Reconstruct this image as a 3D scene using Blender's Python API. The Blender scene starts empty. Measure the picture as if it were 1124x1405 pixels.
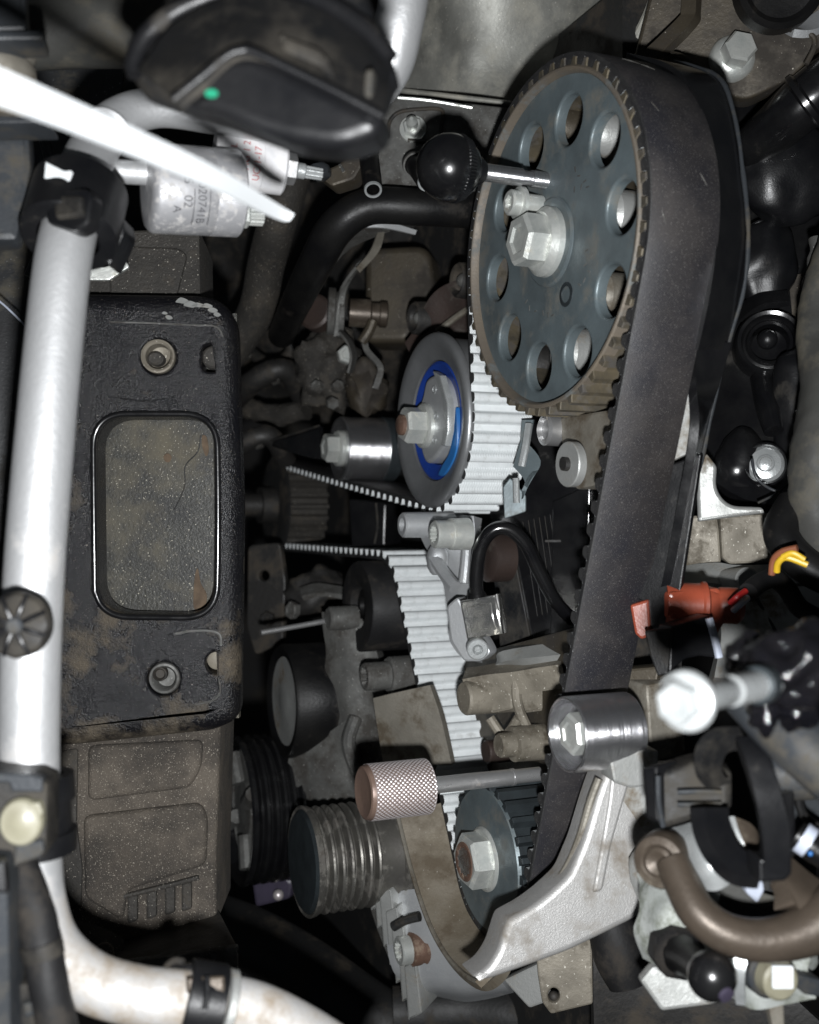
import bpy, bmesh, math, random
from mathutils import Vector as V, Matrix, noise
random.seed(7)
SC = bpy.context.scene
COL = SC.collection
# ------------------------------------------------------------------ camera, world, lamp, exposure
FPX = 1500.0
cam = bpy.data.cameras.new('camera'); cam_o = bpy.data.objects.new('camera', cam); COL.objects.link(cam_o)
cam.sensor_fit = 'VERTICAL'; cam.sensor_height = 24.0; cam.lens = 24.0*FPX/1405.0
cam.clip_start = 0.01; cam.clip_end = 20.0
cam_o.rotation_euler = (math.pi/2, 0, 0)
cam.dof.use_dof = True; cam.dof.focus_distance = 0.43; cam.dof.aperture_fstop = 8.0
SC.camera = cam_o
W = bpy.data.worlds.new('World'); SC.world = W; W.use_nodes = True
W.node_tree.nodes['Background'].inputs[0].default_value = (0.80, 0.90, 1.0, 1)
W.node_tree.nodes['Background'].inputs[1].default_value = 0.022
fl = bpy.data.lights.new('phone_flash', 'AREA'); fl.shape = 'DISK'; fl.size = 0.012; fl.energy = 3.2
fl.color = (0.97, 0.985, 1.0)
fl_o = bpy.data.objects.new('phone_flash', fl); COL.objects.link(fl_o)
fl_o.location = (0.006, 0.0, -0.034); fl_o.rotation_euler = (math.radians(93), 0, 0)
SC.view_settings.view_transform = 'Standard'; SC.view_settings.look = 'None'
SC.view_settings.exposure = 0.0; SC.view_settings.gamma = 1.0
SC.cycles.use_denoising = True
SC.cycles.sample_clamp_indirect = 4.0
# ------------------------------------------------------------------ frames and pixel rays
TH = math.radians(67.0)
A = V((math.sin(TH), math.cos(TH), 0)); U = V((math.cos(TH), -math.sin(TH), 0)); Z = V((0, 0, 1))
def ray(x, y): return V(((x-562.0)/FPX, 1.0, (702.5-y)/FPX))
def P(x, y, d): return ray(x, y)*d
def E(x, y, a):
    r = ray(x, y); return r*(a/A.dot(r))
def mpp(d): return d/FPX
class Fr:
    def __init__(s, o, ex, ey): s.o = o; s.ex = ex.normalized(); s.ey = ey.normalized(); s.en = s.ex.cross(s.ey)
    def px(s, x, y):
        r = ray(x, y); p = r*(s.o.dot(s.en)/r.dot(s.en)) - s.o
        return (p.dot(s.ex), p.dot(s.ey))
    def to(s, p, h=0.0): return s.o + s.ex*p[0] + s.ey*p[1] + s.en*h
def FC(d, x=562, y=702, yaw=0, pitch=0, roll=0):
    yw = math.radians(yaw); pt = math.radians(pitch)
    en = V((math.sin(yw)*math.cos(pt), -math.cos(yw)*math.cos(pt), math.sin(pt)))
    ex = Z.cross(en).normalized(); ey = en.cross(ex)
    if roll:
        q = Matrix.Rotation(math.radians(roll), 3, en); ex = q @ ex; ey = q @ ey
    return Fr(P(x, y, d), ex, ey)
def FE(a): return Fr(A*a, U, Z)
def CR(pts, n=6, closed=False):
    out = []; m = len(pts)
    if m < 3 and not closed:
        return [pts[0].lerp(pts[1], k/n) for k in range(n)] + [pts[1].copy()]
    for i in range(m if closed else m-1):
        g = (lambda k: pts[k % m]) if closed else (lambda k: pts[max(0, min(m-1, k))])
        p0, p1, p2, p3 = g(i-1), g(i), g(i+1), g(i+2)
        for k in range(n):
            t = k/n
            out.append(0.5*((2*p1) + (p2-p0)*t + (2*p0-5*p1+4*p2-p3)*t*t + (3*p1-p0-3*p2+p3)*t*t*t))
    if not closed: out.append(pts[-1].copy())
    return out
def sm(pts, n=5): return [(v.x, v.y) for v in CR([V((a, b)) for a, b in pts], n, True)]
def rnd(pts, r=10, n=5):
    out = []; m = len(pts)
    for i, p in enumerate(pts):
        rr = p[2] if len(p) > 2 else r
        q = V(p[:2]); a = V(pts[i-1][:2])-q; b = V(pts[(i+1) % m][:2])-q
        rr = min(rr, a.length*.48, b.length*.48)
        if rr < .01: out.append((q.x, q.y)); continue
        s = q+a.normalized()*rr; e = q+b.normalized()*rr
        for k in range(n+1):
            t = k/n; v = s*(1-t)**2 + q*2*t*(1-t) + e*t*t; out.append((v.x, v.y))
    return out
def circ(x, y, r, ry=None, n=24): return [(x+r*math.cos(6.28318*k/n), y+(ry or r)*math.sin(6.28318*k/n)) for k in range(n)]
def area2(p): return sum(p[i-1][0]*p[i][1]-p[i][0]*p[i-1][1] for i in range(len(p)))/2
def offs(p, d):
    out = []; m = len(p)
    for i in range(m):
        q = V(p[i]); a = (q-V(p[i-1])); b = (V(p[(i+1) % m])-q)
        if a.length < 1e-9: a = b
        if b.length < 1e-9: b = a
        a.normalize(); b.normalize()
        na = V((-a.y, a.x)); nb = V((-b.y, b.x)); k = na+nb
        if k.length < 1e-6: k = na
        k.normalize(); c = max(0.45, k.dot(na)); q = q + k*(d/c); out.append((q.x, q.y))
    return out
# ------------------------------------------------------------------ mesh builder
class MB:
    def __init__(s): s.v = []; s.f = []; s.mi = []
    def add(s, vs, fs, mi=0):
        o = len(s.v); s.v += vs
        for f in fs: s.f.append(tuple(i+o for i in f)); s.mi.append(mi)
        return s
    def plate2(s, fr, out, holes=(), t=.004, b=.0006, st=2, h=0.0, mi=0, bh=None):
        out = list(out)
        if area2(out) < 0: out.reverse()
        loops = [out]
        for hl in holes:
            hl = list(hl)
            if area2(hl) > 0: hl.reverse()
            loops.append(hl)
        caps = []; capsb = []
        for li, lp in enumerate(loops):
            n = len(lp); bb = b if (li == 0 or bh is None) else bh
            rings = [(lp, -t)]
            for k in range(st+1):
                a = (math.pi/2)*k/st if st else math.pi/2
                rings.append((offs(lp, bb*(1-math.cos(a))) if bb > 0 else lp, -bb*(1-math.sin(a))))
                if bb == 0: break
            vs = [fr.to(p, h+z) for r, z in rings for p in r]; fs = []
            for r in range(len(rings)-1):
                for k in range(n):
                    k2 = (k+1) % n; fs.append((r*n+k, r*n+k2, (r+1)*n+k2, (r+1)*n+k))
            s.add(vs, fs, mi); caps.append((rings[-1][0], h+rings[-1][1])); capsb.append((lp, h-t))
        for cp, flip in ((caps, False), (capsb, True)):
            bm = bmesh.new(); pts2 = []; flat = []; ed = []
            for lp, z in cp:
                vv = [bm.verts.new((p[0]*100, p[1]*100, 0)) for p in lp]
                ed += [bm.edges.new((vv[i-1], vv[i])) for i in range(len(vv))]
                pts2 += lp; flat += [fr.to(p, z) for p in lp]
            bm.verts.index_update()
            bmesh.ops.triangle_fill(bm, use_beauty=False, use_dissolve=False, edges=ed, normal=(0, 0, 1))
            fs = []
            for fc in bm.faces:
                q = tuple(v.index for v in fc.verts); a3 = area2([pts2[i] for i in q])
                if abs(a3) < 1e-14: continue
                q = q if a3 > 0 else tuple(reversed(q))
                fs.append(tuple(reversed(q)) if flip else q)
            bm.free(); s.add(flat, fs, mi)
        return s
    def plate(s, fr, out, holes=(), **k):
        return s.plate2(fr, [fr.px(*p[:2]) for p in out], [[fr.px(*p[:2]) for p in h] for h in holes], **k)
    def lathe(s, o, ax, prof, seg=32, ph=0.0, ref=None, mi=0, c0=True, c1=True, sq=1.0):
        ax = ax.normalized(); ref = ref or (Z if abs(ax.z) < .9 else V((1, 0, 0)))
        ex = (ref - ax*ref.dot(ax)).normalized(); ey = ax.cross(ex); vs = []; fs = []
        for p in prof:
            h, r = p[0], p[1]; am = p[2] if len(p) > 2 else 0; nn = p[3] if len(p) > 3 else 0
            for k in range(seg):
                t = ph+6.2831853*k/seg; rr = r*(1+am*math.cos(nn*t)) if am else r
                vs.append(o + ax*h + ex*(rr*math.cos(t)) + ey*(rr*math.sin(t)*sq))
        m = len(prof)
        for i in range(m-1):
            for k in range(seg):
                k2 = (k+1) % seg; fs.append((i*seg+k, i*seg+k2, (i+1)*seg+k2, (i+1)*seg+k))
        if c0 and prof[0][1] > 1e-6: fs.append(tuple(reversed(range(seg))))
        if c1 and prof[-1][1] > 1e-6: fs.append(tuple((m-1)*seg+k for k in range(seg)))
        return s.add(vs, fs, mi)
    def hexh(s, o, ax, r, h, ph=0.3, dish=0.25, mi=0):
        return s.lathe(o, ax, [(0, r), (h*.84, r), (h, r*.87), (h, r*.6), (h-dish*h*.4, r*.5)], 6, ph, mi=mi)
    def tube(s, pts, r, seg=16, sub=6, mi=0, wob=0, cap=True, sq=1.0):
        if isinstance(r, (int, float)): rs = [r]*len(pts)
        else: rs = list(r)
        c = CR(pts, sub); rr = [v.x for v in CR([V((x, 0, 0)) for x in rs], sub)]
        n = len(c); t0 = (c[1]-c[0]).normalized(); ex = t0.orthogonal().normalized(); vs = []; fs = []
        for i in range(n):
            t = (c[min(i+1, n-1)]-c[max(i-1, 0)]).normalized()
            ex = (ex - t*ex.dot(t)).normalized(); ey = t.cross(ex)
            for k in range(seg):
                a = 6.2831853*k/seg; q = rr[i]
                p = c[i] + ex*(q*math.cos(a)) + ey*(q*math.sin(a)*sq)
                if wob: p = p + (p-c[i])*(wob*noise.noise(p*180))
                vs.append(p)
        for i in range(n-1):
            for k in range(seg):
                k2 = (k+1) % seg; fs.append((i*seg+k, i*seg+k2, (i+1)*seg+k2, (i+1)*seg+k))
        if cap: fs.append(tuple(reversed(range(seg)))); fs.append(tuple((n-1)*seg+k for k in range(seg)))
        return s.add(vs, fs, mi)
    def patch(s, rows, t=.002, nu=5, nv=5, mi=0, flip=False, wob=0, wz=60):
        rr = [CR(r, nu) for r in rows]
        cols = [CR([r[i] for r in rr], nv) for i in range(len(rr[0]))]
        m, n = len(cols[0]), len(cols); g = [[cols[j][i] for j in range(n)] for i in range(m)]
        def nrm(i, j):
            a = g[min(i+1, m-1)][j]-g[max(i-1, 0)][j]; b = g[i][min(j+1, n-1)]-g[i][max(j-1, 0)]
            return b.cross(a).normalized()
        nc = nrm(m//2, n//2); sg = 1 if nc.dot(-g[m//2][n//2]) > 0 else -1
        if flip: sg = -sg
        N = [[nrm(i, j)*sg for j in range(n)] for i in range(m)]
        F = [g[i][j] + N[i][j]*(wob*noise.noise(g[i][j]*wz)) for i in range(m) for j in range(n)]
        B = [g[i][j] - N[i][j]*t for i in range(m) for j in range(n)]
        fs = []; K = m*n
        def q(a, b, c, d): fs.append((a, b, c, d) if sg > 0 else (d, c, b, a))
        for i in range(m-1):
            for j in range(n-1):
                a, b, c, d = i*n+j, i*n+j+1, (i+1)*n+j+1, (i+1)*n+j
                q(a, b, c, d); q(K+d, K+c, K+b, K+a)
        for i in range(m-1):
            a, d = i*n, (i+1)*n; q(K+a, a, d, K+d); a, d = i*n+n-1, (i+1)*n+n-1; q(a, K+a, K+d, d)
        for j in range(n-1):
            a, b = j, j+1; q(a, K+a, K+b, b); a, b = (m-1)*n+j, (m-1)*n+j+1; q(K+a, a, b, K+b)
        return s.add(F+B, fs, mi)
    def box(s, c, hx, hy, hz, ax=None, mi=0):
        ex, ey, ez = ax or (V((1, 0, 0)), V((0, 1, 0)), Z)
        vs = [c + ex*(hx*i) + ey*(hy*j) + ez*(hz*k) for i in (-1, 1) for j in (-1, 1) for k in (-1, 1)]
        return s.add(vs, [(0, 1, 3, 2), (4, 6, 7, 5), (0, 4, 5, 1), (2, 3, 7, 6), (0, 2, 6, 4), (1, 5, 7, 3)], mi)
    def ball(s, c, r, ax=Z, seg=32, rings=18, mi=0, a0=0.0, a1=math.pi):
        return s.lathe(c, ax, [(-r*math.cos(a0+(a1-a0)*k/rings), max(1e-7, r*math.sin(a0+(a1-a0)*k/rings))) for k in range(rings+1)], seg, mi=mi)
    def lump(s, c, rx, ry, rz, amp=.25, fz=90, seg=36, rings=22, mi=0):
        vs = []; fs = []
        for i in range(rings+1):
            a = math.pi*i/rings
            for k in range(seg):
                b = 6.2831853*k/seg; n = V((math.sin(a)*math.cos(b), math.sin(a)*math.sin(b), math.cos(a)))
                p = c + V((n.x*rx, n.y*ry, n.z*rz)); q = 1+amp*(noise.noise(p*fz)+.5*noise.noise(p*fz*2.3))
                vs.append(c + V((n.x*rx*q, n.y*ry*q, n.z*rz*q)))
        for i in range(rings):
            for k in range(seg):
                k2 = (k+1) % seg; fs.append((i*seg+k, (i+1)*seg+k, (i+1)*seg+k2, i*seg+k2))
        return s.add(vs, fs, mi)
def T(name, label, cat, loc, group=None):
    o = bpy.data.objects.new(name, None); COL.objects.link(o); o.location = loc
    o.empty_display_size = .005
    o['label'] = label; o['category'] = cat
    if group: o['group'] = group
    return o
def base(o):
    b = V((0, 0, 0))
    while o is not None: b = b + V(o.location); o = o.parent
    return b
def part(root, name, mb, mat, ang=32, label=None, flat=False):
    me = bpy.data.meshes.new(name); b = base(root) if root else V((0, 0, 0))
    me.from_pydata([tuple(p-b) for p in mb.v], [], mb.f)
    mats = mat if isinstance(mat, (list, tuple)) else [mat]
    for m in mats: me.materials.append(m)
    me.polygons.foreach_set('material_index', mb.mi)
    if not flat:
        me.polygons.foreach_set('use_smooth', [True]*len(mb.f)); me.set_sharp_from_angle(angle=math.radians(ang))
    me.update()
    o = bpy.data.objects.new(name, me); COL.objects.link(o)
    if root: o.parent = root
    if label: o['label'] = label
    return o
def single(name, label, cat, loc, mb, mat, group=None, ang=32):
    r = V(loc); me_o = None
    tmp = bpy.data.objects.new('tmp', None); tmp.location = r
    me_o = part(None, name, MB().add([p-r for p in mb.v], mb.f), mat, ang); me_o.data.polygons.foreach_set('material_index', mb.mi)
    me_o.location = r; bpy.data.objects.remove(tmp)
    me_o['label'] = label; me_o['category'] = cat
    if group: me_o['group'] = group
    return me_o
# ------------------------------------------------------------------ materials
def M(name, c, c2=None, met=0.0, ro=.5, nz=80, dirt=None, da=.52, dz=45, dw=.14, bump=.25, bz=600, bd=.0004, spk=None, sa=.64, sz=1100, coat=0.0, rov=.18, seed=None, spec=.5, stre=(1, 1, 1), grad=None):
    m = bpy.data.materials.new(name); m.use_nodes = True; nt = m.node_tree; N = nt.nodes; L = nt.links
    bs = N['Principled BSDF']; tc = N.new('ShaderNodeTexCoord')
    mp = N.new('ShaderNodeMapping'); L.new(tc.outputs['Object'], mp.inputs[0])
    sd = seed if seed is not None else random.uniform(0, 20); mp.inputs['Location'].default_value = (sd, sd*.7, -sd*.4); mp.inputs['Scale'].default_value = stre
    def nzn(sc, det=5, rough=.6):
        n = N.new('ShaderNodeTexNoise'); n.inputs['Scale'].default_value = sc; n.inputs['Detail'].default_value = det; n.inputs['Roughness'].default_value = rough
        L.new(mp.outputs[0], n.inputs['Vector']); return n
    def mr(src, a, b, lo=0.0, hi=1.0):
        r = N.new('ShaderNodeMapRange'); L.new(src, r.inputs[0])
        for i, x in enumerate((a, b, lo, hi)): r.inputs[i+1].default_value = x
        return r.outputs[0]
    def mixc(f, a, b):
        x = N.new('ShaderNodeMix'); x.data_type = 'RGBA'; L.new(f, x.inputs[0])
        for i, q in ((6, a), (7, b)):
            if isinstance(q, tuple): x.inputs[i].default_value = (*q, 1)
            else: L.new(q, x.inputs[i])
        return x.outputs[2]
    def mixf(f, a, b):
        x = N.new('ShaderNodeMix'); L.new(f, x.inputs[0])
        for i, q in ((2, a), (3, b)):
            if isinstance(q, (int, float)): x.inputs[i].default_value = q
            else: L.new(q, x.inputs[i])
        return x.outputs[0]
    c2 = c2 or tuple(x*.72 for x in c)
    n1 = nzn(nz); col = mixc(mr(n1.outputs[0], .36, .66), c, c2)
    rf = mr(n1.outputs[0], .3, .7, max(.03, ro-rov*.5), min(1, ro+rov*.5)); mf = met
    hsrc = n1.outputs[0]
    if dirt:
        n2 = nzn(dz, 9, .68); dsrc = n2.outputs[0]
        if grad:      # dust lies thicker toward one side of the thing
            sx = N.new('ShaderNodeSeparateXYZ'); L.new(tc.outputs['Object'], sx.inputs[0]); ma = N.new('ShaderNodeMath'); ma.operation = 'MULTIPLY_ADD'
            L.new(sx.outputs[2], ma.inputs[0]); ma.inputs[1].default_value = grad; L.new(dsrc, ma.inputs[2]); dsrc = ma.outputs[0]
        f = mr(dsrc, da-dw*.5, da+dw*.5)
        col = mixc(f, col, dirt); rf = mixf(f, rf, .85); mf = mixf(f, met, 0.0); hsrc = n2.outputs[0]
    if spk:
        n3 = nzn(sz, 2, .5); f = mr(n3.outputs[0], sa, sa+.05); col = mixc(f, col, spk)
    L.new(col, bs.inputs['Base Color']); L.new(rf, bs.inputs['Roughness'])
    if isinstance(mf, (int, float)): bs.inputs['Metallic'].default_value = mf
    else: L.new(mf, bs.inputs['Metallic'])
    bs.inputs['Coat Weight'].default_value = coat; bs.inputs['Coat Roughness'].default_value = .12
    bs.inputs['Specular IOR Level'].default_value = spec
    if bump:
        n4 = nzn(bz, 4, .6); ad = N.new('ShaderNodeMath'); ad.operation = 'MULTIPLY_ADD'
        L.new(hsrc, ad.inputs[0]); ad.inputs[1].default_value = .8; L.new(n4.outputs[0], ad.inputs[2])
        bp = N.new('ShaderNodeBump'); bp.inputs['Strength'].default_value = bump; bp.inputs['Distance'].default_value = bd
        L.new(ad.outputs[0], bp.inputs['Height']); L.new(bp.outputs[0], bs.inputs['Normal'])
    return m
BROWN = (.11, .085, .055); SAND = (.20, .165, .115); GREASE = (.012, .012, .013)
m_alu = M('cast_aluminium', (.34, .345, .335), (.235, .24, .23), .45, .48, 70, BROWN, .60, 60, bump=.35, bz=900)
m_aluc = M('clean_aluminium', (.44, .45, .455), (.34, .35, .36), .55, .42, 90, (.20, .18, .15), .70, 90, bump=.25, bz=1200)
m_alud = M('stained_aluminium', (0.21, 0.195, 0.165), (0.125, 0.115, 0.095), .35, .55, 50, (0.055, 0.043, 0.028), .53, 55, bump=.45, bz=800)
m_beige = M('dusty_casting', (0.195, 0.175, 0.14), (0.115, 0.102, 0.08), .15, .62, 60, (0.05, 0.04, 0.026), .58, 70, bump=.5, bz=900, spk=(.5, .48, .42), sa=.68)
m_bronze = M('oil_stained_casting', (0.066, 0.055, 0.039), (0.036, 0.029, 0.02), .35, .5, 45, (0.02, 0.016, 0.012), .56, 40, bump=.35, bz=700, spk=(.45, .42, .36), sa=.72)
m_iron = M('grey_iron_casting', (0.125, 0.125, 0.118), (0.065, 0.065, 0.062), .3, .58, 55, (0.032, 0.029, 0.025), .52, 50, bump=.6, bz=500, spk=(.42, .42, .4), sa=.70)
m_dark = M('grimy_falloff_dark_metal', (0.021, 0.02, 0.019), (0.012, 0.0115, 0.011), .2, .55, 50, (0.036, 0.029, 0.021), .56, 50, bump=.5, bz=500)  # grimy metal, base darkened further to imitate flash falloff deep in the bay
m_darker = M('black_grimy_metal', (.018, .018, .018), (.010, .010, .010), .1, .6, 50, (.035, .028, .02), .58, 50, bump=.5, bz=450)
m_paint = M('black_gritty_paint', (.004, .004, .0055), (.008, .0078, .0085), .05, .22, 60, (.080, .065, .046), .635, 34, .14, bump=1.0, bz=1100, bd=.0006, spk=(.20, .18, .15), sa=.69, sz=2100, grad=-1.15, spec=.30)
m_mud = M('mud_covered_casting', (0.088, 0.073, 0.057), (0.05, 0.041, 0.032), .05, .8, 34, (0.026, 0.022, 0.018), .52, 40, .2, bump=1.0, bz=1300, bd=.0007, spk=(.25, .225, .185), sa=.635, sz=1900)
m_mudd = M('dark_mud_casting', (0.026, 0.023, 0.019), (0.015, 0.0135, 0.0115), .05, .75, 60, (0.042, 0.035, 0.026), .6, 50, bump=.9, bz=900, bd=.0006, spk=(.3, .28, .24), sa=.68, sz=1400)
m_panel = M('stained_body_panel', (0.026, 0.0255, 0.021), (0.013, 0.013, 0.0125), .05, .5, 45, (0.088, 0.077, 0.053), .58, 24, .2, bump=.6, bz=900, spk=(.30, .28, .23), sa=.66, sz=1500, grad=-1.3)
m_rust = M('rusty_spot', (0.075, 0.048, 0.026), (0.05, 0.033, 0.02), 0, .8, 200, bump=.6)
m_rusth = M('rusty_steel', (0.13, 0.075, 0.052), (0.075, 0.043, 0.03), .2, .7, 150, (0.19, 0.14, 0.1), .6, 200, bump=.6)
m_pipe = M('aluminium_pipe', (.60, .605, .61), (.49, .495, .50), .66, .44, 120, (.20, .165, .125), .655, 34, .20, bump=.35, bz=600, grad=-1.5, spk=(.26, .22, .17), sa=.735, sz=900)
m_steel = M('polished_steel', (.62, .62, .63), (.52, .52, .54), .95, .20, 60, bump=.04, bz=1500, rov=.08)
m_steelr = M('satin_steel', (.50, .50, .50), (.38, .38, .38), .8, .33, 90, (.12, .09, .06), .68, 90, bump=.15)
m_guard = M('brown_stained_alloy', (.23, .205, .165), (.14, .118, .085), .35, .45, 50, (.075, .058, .038), .53, 45, .2, bump=.35, bz=900, spk=(.4, .38, .34), sa=.72)
m_mott = M('mottled_silver_casting', (.47, .49, .47), (.33, .35, .33), .3, .5, 90, (.15, .16, .135), .52, 130, .16, bump=.5, bz=900)
m_arm = M('scuffed_cast_arm', (.40, .395, .385), (.30, .295, .285), .45, .45, 60, (.15, .13, .105), .60, 60, .18, bump=.55, bz=1900, bd=.0003, spk=(.6, .6, .6), sa=.73)
m_pul = M('dark_pulley_steel', (0.26, 0.25, 0.225), (0.16, 0.152, 0.14), .8, .34, 120, (0.06, 0.053, 0.045), .58, 90, bump=.15)
m_tens = M('tensioner_steel', (0.22, 0.225, 0.23), (0.17, 0.175, 0.18), .6, .38, 80, bump=.08, bz=1200)
m_zinc = M('zinc_plated_steel', (.56, .57, .54), (.42, .44, .42), .55, .36, 220, (.22, .20, .15), .66, 160, bump=.25, bz=900)
m_zincb = M('bright_zinc', (0.4, 0.415, 0.415), (0.3, 0.315, 0.315), .5, .3, 200, bump=.25, bz=900)
m_sprk = M('sintered_blue_steel', (0.125, 0.155, 0.166), (0.075, 0.092, 0.098), .35, .46, 40, (0.115, 0.105, 0.085), .62, 55, .2, bump=.22, bz=1100)
m_sprt = M('sprocket_teeth_steel', (.13, .108, .072), (.06, .055, .045), .45, .45, 120, (.05, .045, .04), .55, 140, bump=.3)
m_sprb = M('dark_sprocket_steel', (.045, .055, .06), (.025, .03, .033), .5, .4, 100, bump=.3, bz=900)
m_rim = M('brown_rim_film', (.150, .125, .095), (.105, .092, .078), .3, .55, 60, (.10, .12, .125), .62, 60, bump=.3, bz=900)
m_belt = M('belt_back_rubber', (0.012, 0.0125, 0.017), (0.021, 0.0185, 0.018), 0, .5, 22, (0.034, 0.029, 0.027), .60, 30, .3, bump=.6, bz=2200, bd=.0002, spk=(.10, .095, .09), sa=.64, sz=2600)
m_beltk = M('belt_edge_rubber', (0.012, 0.012, 0.013), (0.02, 0.0195, 0.019), 0, .6, 120, bump=.6, bz=1500, spk=(.22, .22, .22), sa=.71, sz=1500)
m_rub = M('black_rubber', (0.0042, 0.0042, 0.0046), (0.007, 0.0068, 0.0065), 0, .42, 60, (0.026, 0.022, 0.018), .66, 50, bump=.25, bz=700, spec=.22)
m_rubm = M('matt_black_rubber', (0.007, 0.007, 0.0076), (0.011, 0.0106, 0.0105), 0, .62, 60, (0.028, 0.024, 0.02), .60, 60, bump=.3, bz=800, spec=.22)
m_plas = M('black_plastic', (0.0042, 0.0044, 0.0052), (0.007, 0.007, 0.0075), 0, .36, 60, (0.026, 0.023, 0.019), .66, 60, bump=.2, bz=1200, spec=.32)
m_plasd = M('dusty_black_plastic', (0.0065, 0.007, 0.008), (0.011, 0.0105, 0.01), 0, .42, 40, (0.036, 0.032, 0.026), .57, 45, .2, bump=.3, bz=900, spec=.22)
m_gloss = M('glossy_black', (0.0045, 0.0045, 0.0052), (0.008, 0.008, 0.0082), 0, .22, 60, (0.024, 0.021, 0.017), .70, 60, bump=.08, bz=600, coat=.3)
m_oil = M('oily_black', (.003, .003, .004), (.006, .0055, .006), 0, .13, 60, bump=.9, bz=260, bd=.0012, coat=.3, spec=.35)
m_greyp = M('grey_plastic', (0.028, 0.031, 0.035), (0.019, 0.021, 0.023), 0, .42, 60, (0.05, 0.044, 0.034), .6, 50, bump=.25, bz=900, spec=.22)
m_hose = M('grey_rubber_hose', (0.05, 0.05, 0.046), (0.034, 0.0335, 0.031), 0, .5, 30, (0.075, 0.068, 0.053), .56, 40, bump=.2, bz=700, spec=.22)
m_white = M('white_nylon', (0.62, 0.64, 0.65), (0.58, 0.6, 0.61), 0, .4, 60, bump=.05)
m_cream = M('cream_plastic', (0.19, 0.18, 0.13), (0.15, 0.14, 0.1), 0, .45, 90, (0.08, 0.065, 0.04), .66, 160, bump=.2)
m_blue = M('blue_plastic', (0.01, 0.035, 0.2), (0.008, 0.025, 0.14), 0, .35, 60, bump=.1)
m_bluel = M('light_blue_plastic', (0.02, 0.12, 0.32), (0.015, 0.085, 0.26), 0, .35, 60, bump=.1)
m_red = M('red_brown_plastic', (0.26, 0.055, 0.028), (0.18, 0.038, 0.02), 0, .35, 70, (0.045, 0.022, 0.014), .66, 60, bump=.2, bz=900)
m_redw = M('red_wire', (.42, .02, .02), None, 0, .4, bump=0)
m_yelw = M('yellow_wire', (.60, .38, .02), None, 0, .4, bump=0)
m_brnw = M('brown_wire', (.20, .07, .035), None, 0, .4, bump=0)
m_gryw = M('grey_wire', (.35, .38, .45), None, 0, .4, bump=0)
m_green = M('green_paint', (0.01, 0.2, 0.11), None, 0, .4, bump=.1)
m_chrome = M('chrome', (.75, .75, .74), (.62, .60, .52), .95, .14, 90, (.3, .25, .15), .68, 120, bump=.12, bz=300)
m_brpipe = M('brown_coated_pipe', (0.066, 0.052, 0.04), (0.042, 0.033, 0.025), .35, .42, 70, (0.11, 0.094, 0.072), .62, 40, .2, bump=.3, bz=700, spec=.3)
m_pink = M('anodised_knurl', (0.62, 0.575, 0.575), (0.54, 0.49, 0.49), .6, .36, 80, bump=.1, bz=900)
m_pinkd = M('brown_knob_end', (.17, .115, .09), (.12, .08, .065), .3, .4, 80, bump=.2)
m_label = M('white_label', (.55, .54, .54), (.46, .46, .47), 0, .5, 200, (.45, .44, .43), .64, 300, bump=.1)
m_sens = M('silver_sensor_can', (.34, .34, .35), (.28, .28, .29), .4, .45, 200, (.34, .33, .32), .58, 400, bump=.15)
m_ink = M('black_ink', (.06, .06, .065), None, 0, .6, bump=0)
m_inkr = M('red_ink', (.42, .10, .10), None, 0, .6, bump=0)
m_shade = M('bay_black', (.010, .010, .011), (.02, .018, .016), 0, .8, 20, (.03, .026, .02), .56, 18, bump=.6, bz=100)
m_wing = M('dirty_inner_wing', (0.034, 0.036, 0.038), (0.02, 0.02, 0.021), 0, .5, 50, (0.065, 0.058, 0.044), .58, 40, bump=.5, bz=800, spk=(.3, .3, .3), sa=.70)
m_cover = M('dusty_steel_cover', (0.3, 0.3, 0.275), (0.13, 0.13, 0.118), .45, .55, 25, (0.36, 0.34, 0.28), .62, 30, .3, bump=.35, bz=700, spk=(.55, .53, .48), sa=.70)
m_purp = M('purple_blur_plastic', (0.045, 0.038, 0.06), (0.028, 0.024, 0.038), 0, .4, bump=.1)
m_reddish = M('reddish_casting', (0.036, 0.024, 0.02), (0.022, 0.015, 0.0125), .2, .55, 60, (0.06, 0.052, 0.042), .64, 60, bump=.4)
def brushed(m, k=9000, st=.42):
    nt = m.node_tree; N = nt.nodes; g = N.new('ShaderNodeNewGeometry'); d = N.new('ShaderNodeVectorMath'); d.operation = 'DOT_PRODUCT'
    nt.links.new(g.outputs['Position'], d.inputs[0]); d.inputs[1].default_value = tuple(A*k)
    n = N.new('ShaderNodeTexNoise'); n.noise_dimensions = '1D'; n.inputs['Scale'].default_value = 1.0; n.inputs['Detail'].default_value = 2
    nt.links.new(d.outputs['Value'], n.inputs['W']); b = N.new('ShaderNodeBump'); b.inputs['Strength'].default_value = st; b.inputs['Distance'].default_value = .0004
    nt.links.new(n.outputs[0], b.inputs['Height']); nt.links.new(b.outputs[0], N['Principled BSDF'].inputs['Normal'])
brushed(m_steel)
# white toothed belt fabric: fine diagonal weave
m_fab = M('white_belt_fabric', (.60, .625, .63), (.50, .525, .53), 0, .6, 90, (.30, .30, .29), .66, 120, .2, bump=0, spk=(.22, .22, .22), sa=.72, sz=700)
nt = m_fab.node_tree
wv = nt.nodes.new('ShaderNodeTexWave'); wv.inputs['Scale'].default_value = 520; wv.inputs['Distortion'].default_value = 1.5; wv.bands_direction = 'DIAGONAL'
nt.links.new(nt.nodes['Mapping'].outputs[0], wv.inputs['Vector'])
bp = nt.nodes.new('ShaderNodeBump'); bp.inputs['Strength'].default_value = .45; bp.inputs['Distance'].default_value = .0003
nt.links.new(wv.outputs[1], bp.inputs['Height']); nt.links.new(bp.outputs[0], nt.nodes['Principled BSDF'].inputs['Normal'])
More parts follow.
